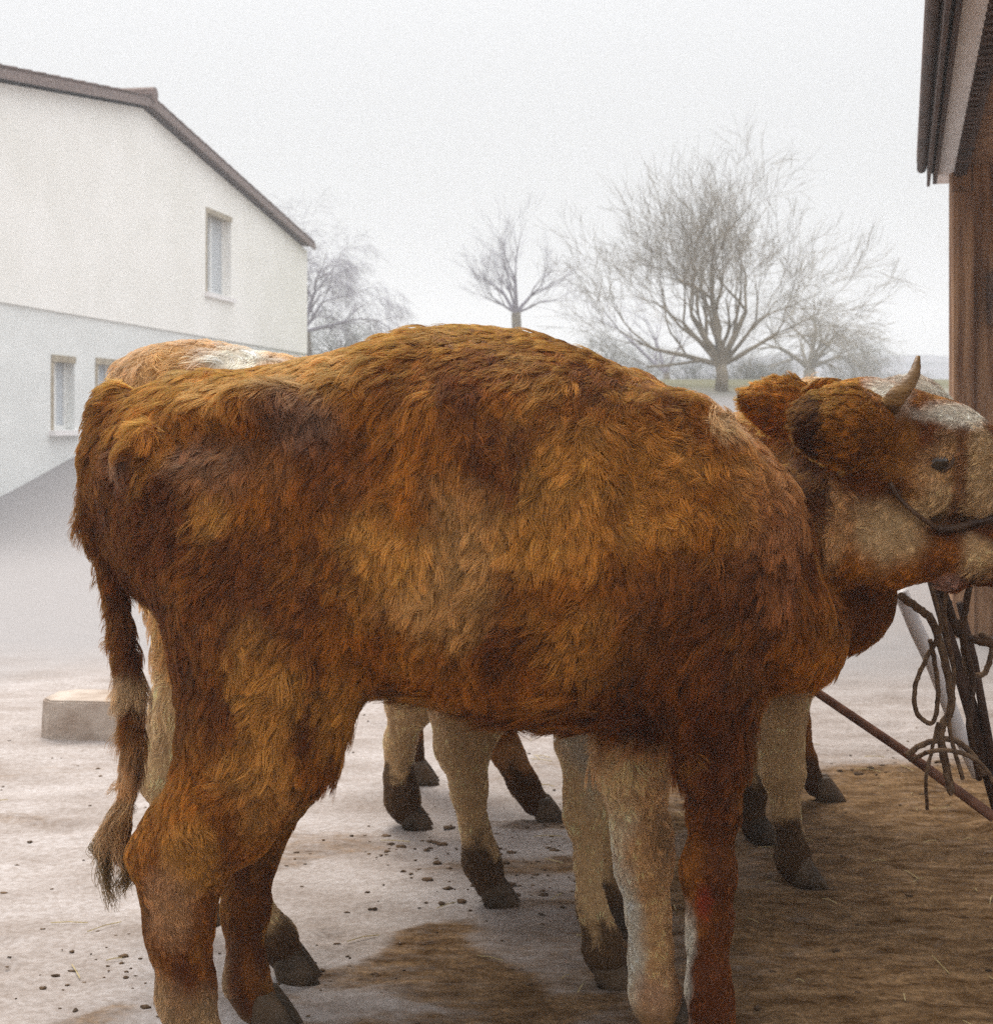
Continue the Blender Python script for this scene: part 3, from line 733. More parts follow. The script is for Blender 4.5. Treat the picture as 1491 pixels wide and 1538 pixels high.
    for i, (b, t, wd, W, cup) in enumerate(spec['ears']):
        leaf_ear(b, t, wd, W, cup, 'ear', root, spec.get('earcol', colfn), spec.get('earfur', 9000), spec['seed']+i, bl=spec.get('ear_bl', .75))
    for (u, v, Y, dirx) in spec['hooves']:
        # cloven hoof: two toes
        fp = px(u, v, Y); g_ = gz(fp[0], fp[1]); hm = MB(); hs = spec.get('hoof_s', 1.0)*.85
        for sy in (-1, 1):
            rings = [(-.012, .030, .046), (.02, .030, .043), (.055, .026, .036), (.085, .022, .028)]
            vv = []; ff = []
            for (z, ry, rx_) in rings:
                for j in range(14):
                    a = 2*math.pi*j/14; sh = max(0, math.cos(a))
                    vv.append((fp[0] + hs*(rx_*math.cos(a)*(1+.28*sh) + .030 - z*.42)*dirx, fp[1] + hs*(sy*.026 + ry*math.sin(a)*(.85)), g_ + hs*z))
            for i in range(3):
                for j in range(14): ff.append((i*14+j, i*14+(j+1)%14, (i+1)*14+(j+1)%14, (i+1)*14+j))
            ff.append(tuple(range(13, -1, -1))); ff.append(tuple(42+j for j in range(14))); hm.add(vv, ff)
        hm.build('hoof', M['hoof'], root, True)
    return root, V, Q, bv, colfn
M['hide_dark'] = noise_mat('dark_eyelid', (.05,.025,.012), (.10,.05,.025), 30, .6, .3, 90)

# ---- near animal
def uv0(P, Y0): return CX + P[:, 0]*F/Y0, HY - (P[:, 2]-CAMH)*F/Y0
Y1 = 2.70
c1_pat = [
    (680, 850, 75, 150, CREAM*.22+GOLD*.6, .75), (600, 790, 70, 60, GOLD, .7), (820, 800, 70, 50, GOLD*1.1, .6), (905, 700, 110, 90, GOLD, .55),
    (930, 770, 90, 40, GOLD*1.1, .6), (880, 930, 80, 60, GOLD, .5), (480, 620, 60, 45, GREY, .45), (350, 690, 90, 50, GREY*.8, .35), (222, 690, 30, 35, GREY*1.3, .5),
    (360, 760, 30, 40, GOLD*.9, .8), (250, 860, 105, 230, DARK*1.2, .95), (405, 860, 110, 100, DARK*1.2, .8), (550, 690, 60, 60, DARK*1.6, .6), (160, 750, 50, 150, DARK, .7),
    (1062, 632, 26, 30, CREAM, .7), (1130, 720, 60, 90, TAN*.7+RED*.5, .4), (1120, 830, 60, 100, np.array([.36,.12,.04]), .6),
    (430, 1020, 60, 110, GOLD, .55), (540, 1030, 50, 70, GOLD*.9, .5), (620, 1010, 60, 50, DARK*1.3, .5), (740, 1055, 160, 50, DARK*1.3, .85), (980, 900, 100, 100, DARK*1.2, .8), (960, 1040, 130, 75, DARK, .95), (740, 560, 140, 45, DARK*1.6, .5), (500, 560, 90, 40, GOLD*.8, .5),
    (770, 930, 60, 50, DARK*1.2, .5), (1090, 1180, 85, 330, DARK*1.0, .85), (1085, 1420, 60, 160, DARK*1.5, .7),
    (320, 1060, 60, 100, DARK, .5), (330, 1230, 45, 60, GOLD*.9, .6), (290, 1310, 45, 60, TAN*.8+PINK*.2, .6), (270, 1500, 90, 90, CREAM*.62, .7), (430, 1140, 50, 90, GOLD*.8+CREAM*.1, .5),
    (235, 1350, 30, 110, DARK, .7), (1130, 620, 25, 30, TAN, .5),
    # tail
    (200, 1020, 40, 30, CREAM*.8, .7), (190, 1150, 40, 70, TAN*.85, .8), (170, 1060, 40, 16, DARK, .6), (160, 1300, 60, 60, DARK, .7),
    # head: markings, with shade under the ear and in face folds painted dark
    (1300, 650, 90, 80, RED*.75, .9), (1285, 730, 70, 35, DARK*1.3, .8), (1335, 808, 66, 60, CREAM*.72, .92), (1250, 790, 22, 60, TAN*.95, .8), (1410, 700, 60, 60, TAN*.7+CREAM*.2, .85), (1400, 755, 40, 35, CREAM*.75, .8),
    (1475, 720, 36, 80, CREAM*.7, .85), (1440, 710, 11, 75, DARK*1.5, .75), (1340, 588, 45, 30, WHITE, .85), (1435, 622, 90, 20, WHITE, .8), (1440, 795, 70, 20, DARK*1.2, .8), (1475, 840, 42, 34, CREAM*.85, .9), (1428, 872, 24, 20, PINK*1.2, .85), (1390, 850, 26, 40, DARK*1.6, .7), (1393, 688, 15, 9, DARK, .7),
    (1300, 920, 90, 60, DARK*1.1, .9), (1208, 725, 28, 95, DARK*.7, .9),  # shade under the neck and in the gap behind the head, painted dark
]
def c1_col(P):
    n1 = fbm(P*5.5, 3) - .10; n2 = fbm(np.stack([P[:,0]*26, P[:,1]*26, P[:,2]*9], 1)+7, 3)
    t = np.clip(.5+.9*n1+.6*n2, 0, 1)[:, None]
    base = DARK*1.25*(1-t) + RED*1.05*t; g_ = smooth(.12, .5, fbm(P*12+40, 3))[:, None]*.45; base = base*(1-g_) + GOLD*.8*g_
    c = patches(P, base, c1_pat, Y1)
    u, v = uv0(P, Y1)
    # far foreleg pale, muddy shank
    fl = (P[:, 1] > 2.68)*smooth(830, 860, u)*smooth(1030, 1000, u)*smooth(1080, 1130, v)
    pale = patches(P, np.tile(TAN*.95+CREAM*.15, (len(P), 1)), [(930, 1400, 40, 200, WHITE*.95, .9), (990, 1260, 30, 60, MUD*2.5, .5), (985, 1500, 30, 40, PINK, .5), (930, 1180, 30, 90, CREAM, .7)], Y1)
    c = c*(1-fl[:, None]) + pale*fl[:, None]
    # near foreleg: pale rear edge of shank
    fe = (P[:, 1] < 2.68)*smooth(1028, 1016, u + 16*fbm(P*14, 2))*smooth(970, 1000, u)*smooth(1300, 1370, v); c = c*(1-fe[:, None]) + WHITE*.85*fe[:, None]
    bl = (P[:, 1] < 2.68)*smooth(1.2, .3, np.sqrt(((u-1036)/12)**2 + ((v-1308)/26)**2) + .5*fbm(P*22, 2)) + .10*(P[:, 1] < 2.68)*smooth(1.2, .4, np.sqrt(((u-1040)/11)**2 + ((v-1360)/45)**2) + .5*fbm(P*22+3, 2))
    bl = bl.clip(0, 1)
    c = c*(1-.6*bl[:, None]) + BLOOD*.42*bl[:, None]
    return c
def c1_len(P, N):
    u, v = uv0(P, Y1); L = np.full(len(P), .027)
    L = L + .016*smooth(900, 1050, v)*(v < 1140)*smooth(480, 560, u)*smooth(1100, 1000, u)          # belly
    L = L*(1-.66*smooth(1110, 1250, v)); L = L*(1-.25*smooth(1300, 1420, v))
    L = L*(1-.68*smooth(1180, 1300, u)*smooth(1000, 950, v)); L = L*(1+.25*smooth(560, 480, v))
    L = np.where(P[:, 2] < .07, 0, L); L = np.where(u > 1640, 0, L)
    t = smooth(235, 205, u)*smooth(760, 820, v)*(u < 240); L = L*(1 + .25*t)
    return L*(.8+.5*np.clip(fbm(P*8+90, 2)+.5, 0, 1))
def c1_flow(P, N):
    u, v = uv0(P, Y1); f = np.tile(np.array([-.35, 0, -1.0]), (len(P), 1))
    top = smooth(.35, .9, N[:, 2]); f[:, 0] -= .9*top
    sh = smooth(840, 980, u)*smooth(900, 700, v); f[:, 0] += .9*sh; f[:, 2] += .75*sh           # shoulder swirl, hair pointing forward
    hd = smooth(1230, 1300, u)*smooth(950, 900, v); f[:, 0] = f[:, 0]*(1-hd) - 1.0*hd; f[:, 2] *= (1-.5*hd)
    # whorl on the hip
    dx, dv = (u-330)/130, (v-700)/110; w_ = np.exp(-(dx*dx+dv*dv)); f[:, 0] += w_*(-dv)*1.4; f[:, 2] += w_*(-dx)*1.4
    lg = smooth(1120, 1200, v); f[:, 0] *= (1-lg)
    return f
def c1_ear(P):
    u, v = uv0(P, 2.62); n = fbm(P*14, 2)
    b = RED*.62 + GOLD*.12*np.clip(n+.3, 0, 1)[:, None] + (GOLD*.45)*smooth(590, 562, v)[:, None]; m = (smooth(1252, 1228, u + 14*n)*smooth(572, 600, v))[:, None]*.93  # top edge painted as lit, ear opening painted as shaded
    return b*(1-m) + DARK*.45*m
cow1 = dict(seed=1, Y0=Y1, res=.0105, lo=(-.95, 2.2, -.02), hi=(1.28, 3.15, 1.5), hs=1.12, poll=px(1296, 600, 2.78),
    label='shaggy red brown cow nearest the camera, seen full length from the side', nfur=430000, rad=.00052,
    headbulge=[(1332,808,2.715,(.080,.045,.075),.02),(1385,735,2.70,(.055,.03,.05),.02),(1262,790,2.74,(.035,.05,.09),.03),(1470,720,2.715,(.035,.04,.085),.02),(1462,828,2.74,(.06,.045,.042),.02),(1425,868,2.76,(.04,.045,.028),.018)],
    cuts2=[(1440,700,2.655,(.012,.03,.09),.015),(1290,720,2.64,(.055,.03,.02),.02),(1372,775,2.655,(.012,.025,.05),.012),(1440,800,2.66,(.06,.03,.010),.012)],
    cuts=[(285,668,2.475,(.07,.06,.05),.05),(520,668,2.395,(.10,.07,.09),.07),(960,720,2.385,(.05,.075,.17),.06),(450,840,2.375,(.05,.06,.12),.06)],
    torso=[(143,655,720,.03),(165,622,800,.10),(205,596,880,.155),(270,572,930,.19),(350,556,965,.215),(430,544,990,.235),(520,528,1015,.26),(620,503,1040,.28),(720,502,1062,.295),(820,516,1078,.295),(920,552,1075,.27),(1010,590,1050,.245),(1090,628,1030,.205),(1145,680,1020,.17),(1195,770,1005,.12),(1222,870,985,.03)],
    bulges=[(385,612,2.515,(.070,.065,.045),.04),(226,692,2.515,(.045,.050,.065),.02),(1020,800,2.51,(.15,.075,.24),.06),(1100,850,2.57,(.12,.09,.20),.05),(345,790,2.58,(.17,.11,.20),.05),(1150,930,2.62,(.11,.12,.12),.05),(800,900,2.60,(.34,.17,.16),.08)],
    legs=[([(332,770,2.60,.145),(405,960,2.58,.155),(385,1095,2.56,.125),(330,1200,2.56,.086),(276,1285,2.56,.068),(270,1390,2.57,.044),(278,1490,2.57,.044),(300,1560,2.57,.046)], .045),
          ([(490,1000,2.58,.075),(430,1130,2.57,.055),(365,1240,2.56,.045)], .05),
          ([(250,1220,2.57,.030),(226,1285,2.56,.030),(245,1330,2.56,.03)], .03),
          ([(340,800,2.80,.15),(430,980,2.82,.14),(420,1120,2.82,.10),(378,1260,2.80,.058),(370,1370,2.78,.040),(370,1470,2.78,.038),(382,1510,2.78,.036)], .04),
          ([(1070,880,2.58,.13),(1065,1010,2.57,.10),(1074,1130,2.57,.058),(1074,1220,2.57,.042),(1064,1305,2.57,.047),(1066,1385,2.57,.037),(1066,1480,2.57,.036),(1070,1545,2.57,.040)], .035),
          ([(1030,930,2.78,.12),(965,1060,2.77,.095),(950,1150,2.76,.062),(962,1250,2.76,.050),(966,1300,2.76,.049),(972,1370,2.76,.034),(976,1430,2.76,.033),(984,1495,2.76,.042),(992,1520,2.76,.036)], .03)],
    neck=[(1060,820,2.72,.17),(1180,835,2.80,.160),(1260,780,2.81,.135),(1300,705,2.79,.11)], neck_k=.018,
    tail=[(175,625,2.69,.05),(158,690,2.66,.046),(156,780,2.65,.036),(170,870,2.65,.031),(184,960,2.65,.028),(196,1040,2.65,.024),(202,1110,2.65,.020),(196,1180,2.65,.018),(182,1240,2.65,.018),(178,1290,2.65,.010)],
    col=c1_col, len=c1_len, flow=c1_flow,
    dens=lambda P, N: .35 + .65*(N[:, 1] < .35),
    ears=[(px(1342,640,2.66), px(1194,636,2.60), (.05,.15,1), .175, .32), (px(1290,610,2.90), px(1215,640,3.02), (.3,-.2,1), .14, -.3)],
    earcol=c1_ear, ear_bl=.42, earfur=16000, csp=.0145,
    hooves=[(318,1600,2.57,1),(395,1540,2.78,1),(1078,1610,2.57,1),(1002,1548,2.76,1)])
# chest / brisket between neck and foreleg
cow1['bulges'] += [(1262,885,2.80,(.10,.085,.12),.04),(1200,950,2.70,(.09,.09,.10),.04)]
R1 = build_cow(cow1)

# ---- tail switch of the near animal
def locks(name, pts_list, n, spread, rad, col, parent, seed, length_jit=.3):
    rng = np.random.RandomState(seed); npt = 10; out_ = []; 
    for pts in pts_list:
        base = np.array(spline(pts, 12)); L = len(base)
        for _ in range(n):
            o = rng.randn(3)*spread; ph = rng.rand()*6.28; am = .004+.006*rng.rand(); e = 1-length_jit*rng.rand(); start = rng.rand()*.45
            q = [base[int(min(L-1, (start+(e-start)*k/(npt-1))*(L-1)))] + o*(.5+.8*k/(npt-1)) + am*np.array([math.sin(ph+k*1.3), math.cos(ph+k), 0])*(k/(npt-1)) for k in range(npt)]
            out_.append(q)
    P_ = np.array(out_); N = len(P_); cd = bpy.data.hair_curves.new(name); cd.add_curves([npt]*N)
    cd.attributes['position'].data.foreach_set('vector', P_.reshape(-1, 3).astype(np.float32).ravel())
    ra = cd.attributes.get('radius') or cd.attributes.new('radius', 'FLOAT', 'POINT'); ra.data.foreach_set('value', (np.linspace(1,.3,npt)[None]*rad*np.ones((N,1))).astype(np.float32).ravel())
    c = np.clip(col*np.exp(rng.randn(N, 1)*.35), .003, .8); pa = cd.attributes.new('pelt', 'FLOAT_COLOR', 'CURVE'); pa.data.foreach_set('color', np.concatenate([c, np.ones((N, 1))], 1).astype(np.float32).ravel())
    return link(name, cd, M['fur'], parent)
locks('tail_switch', [[px(196,1180,2.68), px(182,1230,2.67), px(160,1290,2.66), px(168,1372,2.66)], [px(190,1190,2.68), px(188,1260,2.67), px(192,1310,2.66), px(178,1345,2.66)],
      [px(188,1190,2.68), px(162,1240,2.67), px(150,1275,2.66), px(165,1300,2.66)]], 170, .0055, .0009, np.array([.09,.045,.012]), R1[0], 5)
locks('tail_curls', [[px(198,1150,2.66), px(192,1210,2.64), px(176,1250,2.63), px(182,1320,2.63)], [px(196,1160,2.66), px(176,1215,2.64), px(158,1250,2.63), px(150,1300,2.63)]], 120, .006, .0008, TAN*.5, R1[0], 6)
locks('rump_tuft', [[px(195,600,2.69), px(166,594,2.68), px(146,606,2.68)], [px(205,588,2.69), px(180,578,2.68), px(160,574,2.68)]], 60, .004, .0007, RED, R1[0], 8)

# ---- the others share one generic recipe
def shifted_torso(base, du, Y0, s, zoff=0):
    out_ = []
    for (u, t, b, w_) in base:
        x = (u-143)/F*Y1*s; zt = (CAMH-(t-HY)/F*Y1)*s + zoff; zb = (CAMH-(b-HY)/F*Y1)*s + zoff
        u2 = du + x*F/Y0; out_.append((u2, HY-(zt-CAMH)*F/Y0, HY-(zb-CAMH)*F/Y0, w_*s))
    return out_
BASET = [(143,600,680,.03),(165,575,800,.10),(205,560,880,.155),(270,552,930,.19),(350,548,965,.215),(430,546,990,.235),(520,545,1015,.25),(620,545,1030,.27),(720,548,1035,.28),(820,552,1030,.28),(920,560,1020,.26),(1010,575,1000,.235),(1095,600,980,.205),(1165,650,960,.16),(1215,740,940,.11),(1240,820,920,.03)]
def gen_col(Y0, base1, base2, pats, mudz=.10, mudamt=.9, legc=None, legz=.55):
    def f(P):
        n1 = fbm(P*5.0+Y0, 3); t = np.clip(.5+.9*n1, 0, 1)[:, None]; c = base1*(1-t)+base2*t
        if legc is not None:
            m = smooth(legz+.06, legz-.06, P[:, 2] + .04*fbm(P*12, 2))[:, None]; c = c*(1-m)+legc*m
        c = patches(P, c, pats, Y0)
        st_ = smooth(.15, .55, fbm(np.stack([P[:,0]*30, P[:,1]*30, P[:,2]*10], 1)+3, 3))[:, None]*.42*(P[:, 2:3] < .6); c = c*(1-st_) + MUD*2.6*st_
        m = smooth(mudz+.035, mudz-.02, P[:, 2] + .07*fbm(P*14, 3) + .05*fbm(P*45, 2))[:, None]*mudamt; return c*(1-m)+MUD*m
    return f
def gen_len(P, N):
    z = P[:, 2]; L = .008 + .022*smooth(.42, .62, z); return np.where(z < .06, 0, L)
def gen_flow(P, N): return np.tile(np.array([-.3, 0, -1.]), (len(P), 1))

Y2 = 3.22
T2 = [(u, t-42*math.exp(-((u-270)/150)**2), b, w_) for (u, t, b, w_) in shifted_torso(BASET, 165, Y2, 1.01)]
p2 = px(1222, 600, 3.2)
cow2 = dict(seed=12, Y0=Y2, res=.014, lo=(-1.05, 2.8, -.02), hi=(1.45, 3.7, 1.5), hs=.93, poll=p2, horns=False,
    label='second cow, with tan and white rump showing above the near cow and pale legs', nfur=120000, torso=T2,
    bulges=[(330,700,3.10,(.16,.10,.14),.05),(1060,800,3.05,(.14,.10,.2),.05)],
    legs=[([(330,820,3.08,.14),(330,960,3.07,.125),(285,1080,3.06,.075),(248,1165,3.05,.052),(300,1270,3.05,.040),(370,1350,3.05,.040),(415,1410,3.04,.042),(435,1440,3.04,.036)], .04),
          ([(340,820,3.38,.14),(340,960,3.40,.12),(300,1080,3.4,.07),(262,1180,3.4,.048),(275,1290,3.4,.036),(285,1370,3.4,.038)], .04),
          ([(985,930,3.08,.10),(905,1050,3.04,.085),(876,1120,3.03,.054),(874,1180,3.03,.043),(879,1228,3.03,.047),(884,1290,3.02,.032),(890,1370,3.02,.031),(908,1430,3.02,.044),(915,1450,3.02,.036)], .03),
          ([(1000,900,3.36,.12),(960,1040,3.36,.08),(905,1150,3.32,.05),(925,1260,3.32,.036),(925,1350,3.32,.036)], .03)],
    neck=[(1050,760,Y2,.18),(1150,720,Y2,.15),(1200,680,3.2,.12)],
    tail=[(182,620,Y2,.03),(176,700,Y2+.02,.024),(190,800,Y2+.06,.02),(225,900,Y2+.1,.018),(260,1000,Y2+.12,.018)],
    col=gen_col(Y2, TAN*.9, GOLD*1.1, [(370,545,45,30,WHITE,.95),(265,548,30,30,GOLD,.5),(240,1100,60,160,CREAM*.95,.95),(420,1400,90,60,MUD*2.2,.9),(870,1090,40,70,WHITE*.95,.8),(1160,620,60,60,RED,.95),(1290,585,60,40,WHITE,.9)], .13, .92, CREAM*1.1, .60),
    len=gen_len, flow=gen_flow, rad=.0008,
    ears=[(p2+np.array([.0,-.1,-.035]), px(1108,597,3.05), (.25,.1,1), .15, .25), (p2+np.array([0,.1,-.04]), p2+np.array([-.06,.26,-.06]), (.3,0,1), .12, -.25)],
    earcol=lambda P: np.tile(RED*1.05, (len(P), 1))*np.exp(.5*fbm(P*20, 2))[:, None], hooves=[(428,1466,3.04,1),(292,1380,3.4,1),(905,1474,3.02,1),(932,1400,3.32,1)])
R2 = build_cow(cow2)

Y3 = 3.85
T3 = shifted_torso(BASET, 585, Y3, .90)
p3 = px(1372, 622, 3.72)
cow3 = dict(seed=23, Y0=Y3, res=.015, lo=(-.75, 3.3, -.02), hi=(1.95, 4.45, 1.5), hs=.95, poll=p3,
    label='third cow, white faced, standing behind the second with muddy cream legs', nfur=110000, torso=T3, bulges=[],
    legs=[([(700,850,3.62,.12),(745,980,3.58,.11),(705,1060,3.52,.085),(692,1120,3.50,.060),(704,1185,3.50,.043),(712,1245,3.50,.036),(722,1292,3.50,.046),(735,1325,3.50,.042)], .035),
          ([(700,850,4.02,.13),(680,980,4.08,.12),(618,1050,4.15,.07),(600,1110,4.19,.044),(600,1165,4.20,.038),(605,1200,4.20,.045),(612,1222,4.20,.036)], .035),
          ([(1190,880,3.70,.11),(1185,1000,3.67,.075),(1172,1110,3.66,.050),(1176,1160,3.66,.048),(1182,1225,3.65,.034),(1190,1290,3.65,.045),(1195,1310,3.65,.036)], .03),
          ([(1150,900,4.05,.12),(1135,1010,4.05,.07),(1130,1100,4.05,.045),(1128,1180,4.05,.038),(1130,1240,4.05,.036)], .03)],
    neck=[(1240,760,3.80,.16),(1310,680,3.76,.14),(1365,630,3.72,.11)],
    tail=[(592,680,Y3,.03),(585,760,Y3,.025),(590,900,Y3,.02),(600,980,Y3,.018)],
    col=gen_col(Y3, RED*.8, RED*1.1, [(1440,620,160,90,WHITE*.95,.95)], .16, .95, CREAM*.95, .50), len=gen_len, flow=gen_flow, rad=.0009, earfur=3000, horns=False,
    ears=[(p3+np.array([-.02,-.09,-.04]), p3+np.array([-.06,-.22,-.10]), (.3,0,1), .12, .25), (p3+np.array([-.02,.09,-.04]), p3+np.array([-.08,.22,-.08]), (.3,0,1), .12, -.25)],
    hooves=[(735,1358,3.50,1),(612,1238,4.20,1),(1195,1330,3.65,1),(1132,1262,4.05,1)])
R3 = build_cow(cow3)

Y4 = 4.50
T4 = shifted_torso(BASET, 640, Y4, .90)
p4 = px(1300, 640, 4.45)
cow4 = dict(seed=31, Y0=Y4, res=.018, lo=(-.85, 3.95, -.02), hi=(1.95, 5.0, 1.5), hs=.9, poll=p4,
    label='farthest cow, reddish brown, only its dark lower legs showing', nfur=50000, torso=T4, bulges=[],
    legs=[([(700,850,4.33,.13),(710,980,4.30,.11),(735,1070,4.28,.062),(762,1130,4.27,.044),(785,1175,4.27,.042),(803,1205,4.27,.047)], .035),
          ([(680,850,4.65,.13),(650,980,4.68,.11),(618,1050,4.70,.055),(614,1110,4.70,.034),(622,1150,4.70,.036)], .035),
          ([(1150,880,4.50,.11),(1175,1000,4.50,.07),(1190,1080,4.50,.045),(1205,1140,4.50,.034),(1225,1185,4.50,.036)], .03),
          ([(1110,880,4.7,.11),(1100,1000,4.7,.07),(1095,1090,4.7,.04),(1095,1140,4.7,.034)], .03)],
    neck=[(1130,780,4.5,.16),(1220,710,4.48,.13),(1290,680,4.45,.10)],
    tail=[(648,700,Y4,.03),(640,800,Y4,.025),(645,940,Y4,.02)],
    col=gen_col(Y4, RED*.7, RED*.95, [(770,1105,30,25,TAN,.6)], .13, .9), len=gen_len, flow=gen_flow, rad=.001, earfur=1500, horns=False,
    ears=[(p4+np.array([0,-.08,-.04]), p4+np.array([-.05,-.2,-.09]), (.3,0,1), .11, .25), (p4+np.array([0,.08,-.04]), p4+np.array([-.05,.2,-.09]), (.3,0,1), .11, -.25)],
    hooves=[(812,1228,4.27,1),(625,1174,4.70,1),(1232,1200,4.50,1),(1095,1176,4.7,1)])
R4 = build_cow(cow4)

# ------------------------------------------------------------------ halter on the near cow
def onskin(bv, u, v, off=.006, Y=2.0):
    o = Vector(px(u, v, Y)); d = (o - Vector((0, 0, CAMH))).normalized(); h = bv.ray_cast(o, d)
    if h[0] is None: return np.array(px(u, v, 2.72))
    return np.array(h[0] + h[1]*off)
hal = empty('rope_halter', tuple(onskin(R1[3], 1400, 800))); tag(hal, 'dark rope halter buckled round the near cow muzzle and cheek', 'halter')
mb = MB()
cheek = [onskin(R1[3], *q, .014) for q in ((1338,722),(1352,745),(1372,772),(1400,800))]
mb.tube(spline(cheek, 6), .0045, 8); mb.build('cheek_strap', M['strap'], hal, True)
mb = MB(); nose = [onskin(R1[3], *q, .014) for q in ((1400,800),(1430,800),(1460,786),(1490,772),(1520,766))]; mb.tube(spline(nose, 6), .007, 8); mb.build('noseband', M['strap'], hal, True)

# ------------------------------------------------------------------ tethers, pole, rod, harness tangle at the right
post = empty('leaning_post', tuple(px(1500, 1230, 3.35))); tag(post, 'dark leaning timber post hung with ropes under the cow head', 'post')
mb = MB(); mb.tube([px(1395,860,3.30), px(1425,960,3.33), px(1462,1080,3.36), px(1502,1215,3.42)], [.011,.014,.018,.022], 9); mb.build('shaft', M['wood_dark'], post, True)
mb = MB(); mb.tube([px(1440,905,3.30), px(1462,990,3.32), px(1478,1080,3.34), px(1496,1180,3.38)], [.008,.009,.010,.011], 8); mb.build('brace', M['wood_dark'], post, True)
mb = MB(); mb.tube([px(1352,888,3.9), px(1378,950,3.92), px(1402,1000,3.95), px(1440,1100,4.0), px(1470,1165,4.0)], .021, 10)
o = mb.build('white_pole', M['paint_white'], smooth=True); tag(o, 'thin white painted pole leaning behind the rope tangle', 'pole')
mb = MB(); a_ = px(1206,1026,3.35); b_ = px(1362,1132,3.33); c_ = px(1492,1228,3.22); c_[2] = max(c_[2], .03)
mb.tube([px(1150,990,3.37), a_, b_, c_], [.0095,.010,.011,.012], 10); o = mb.build('iron_rod', M['iron'], smooth=True); tag(o, 'rusty brown iron rod slanting from the cow chest to the ground', 'rod')
# rope loops
def rope(name, label, pts, r, m='rope', grp=None):
    r *= .78; sp = spline(pts, 10); mb = MB(); mb.tube(sp, r, 8)
    # twisted strand on top of the core
    tw = []
    for i, p in enumerate(sp): a = i*1.15; tw.append(np.array(p)+np.array([math.cos(a), .3*math.sin(a), math.sin(a)])*r*.45)
    mb.tube(tw, r*.8, 6); o = mb.build(name, M[m], smooth=True); tag(o, label, 'rope', grp); return o
Yq = 3.15
G_ = 'ropes hanging under the cow head'
rope('tether_rope', 'dark rope falling in a long narrow loop left of the leaning post', [px(1398,880,Yq),px(1412,940,Yq),px(1390,990,Yq),px(1374,1030,Yq),px(1376,1070,Yq),px(1400,1085,Yq),px(1408,1040,Yq),px(1402,990,Yq),px(1396,960,Yq)], .0065, grp=G_)
rope('tether_rope', 'dark rope curving in a round loop right of the leaning post', [px(1440,930,Yq),px(1448,985,Yq),px(1452,1010,Yq),px(1475,1013,Yq),px(1486,990,Yq),px(1488,965,Yq),px(1470,950,Yq)], .008, grp=G_)
rope('tether_rope', 'dark rope arching wide over the lower end of the post', [px(1360,1135,Yq),px(1385,1118,Yq),px(1425,1110,Yq),px(1455,1128,Yq),px(1480,1165,Yq-.02)], .008, grp=G_)
rope('tether_rope', 'second rope curving low beneath the wide arch', [px(1366,1142,Yq),px(1400,1128,Yq-.05),px(1440,1130,Yq-.05),px(1475,1150,Yq-.05),px(1500,1190,Yq-.05)], .006, grp=G_)
rope('tether_rope', 'rope end dangling to the ground beside the iron rod', [px(1408,1085,Yq),px(1398,1130,Yq),px(1390,1170,Yq),px(1392,1215,3.25)], .005, grp=G_)
rope('tether_rope', 'knotted rope bundle running down from the halter', [px(1352,895,3.05),px(1380,915,3.1),px(1400,935,Yq),px(1420,1000,Yq),px(1428,1060,Yq),px(1412,1100,Yq),px(1420,1150,Yq),px(1428,1190,Yq)], .011, grp=G_)
rope('tether_rope', 'dark rope crossing beside the leaning post towards the barn', [px(1405,860,Yq),px(1420,900,Yq),px(1440,950,Yq),px(1470,962,Yq),px(1500,968,Yq)], .012, 'strap', grp=G_)
rope('tether_rope', 'thin rope hanging straight from the halter down to the rod', [px(1425,850,3.0),px(1418,930,3.05),px(1432,1010,3.1),px(1425,1090,3.12),px(1445,1170,3.14)], .006, grp=G_)
rope('tether_rope', 'strap twisting down the right side of the post', [px(1455,880,3.1),px(1446,950,3.12),px(1460,1020,3.14),px(1455,1090,3.14),px(1470,1170,3.2)], .009, 'strap', grp=G_)

# ------------------------------------------------------------------ stone block at the left
bc = px(118, 1112, 5.45); st = empty('stone_block', (bc[0], bc[1], gz(bc[0], bc[1]))); tag(st, 'pale concrete block with chamfered corners lying at left on the yard', 'block')
import bmesh
bm = bmesh.new(); bmesh.ops.create_cube(bm, size=1)
for v_ in bm.verts: v_.co.x *= .36; v_.co.y *= .24; v_.co.z *= .165; v_.co.x *= (1.0 if v_.co.z < 0 else .95)
bmesh.ops.bevel(bm, geom=[e for e in bm.edges if abs((e.verts[0].co-e.verts[1].co).z) > .05], offset=.05, segments=1, affect='EDGES')
bmesh.ops.bevel(bm, geom=bm.edges[:], offset=.007, segments=2, affect='EDGES')
bmesh.ops.subdivide_edges(bm, edges=bm.edges[:], cuts=2, use_grid_fill=True)
for v_ in bm.verts:
    d = fbm(np.array([v_.co.x*22, v_.co.y*22, v_.co.z*22]), 3); v_.co += v_.normal*float(d)*.004
    v_.co.z += float(gz(bc[0], bc[1])) + .062; v_.co.x, v_.co.y = v_.co.x*.995 + v_.co.y*.1 + bc[0]+.06, v_.co.y*.995 - v_.co.x*.1 + bc[1]
me = bpy.data.meshes.new('block'); bm.to_mesh(me); bm.free(); link('block', me, M['stone'], st)

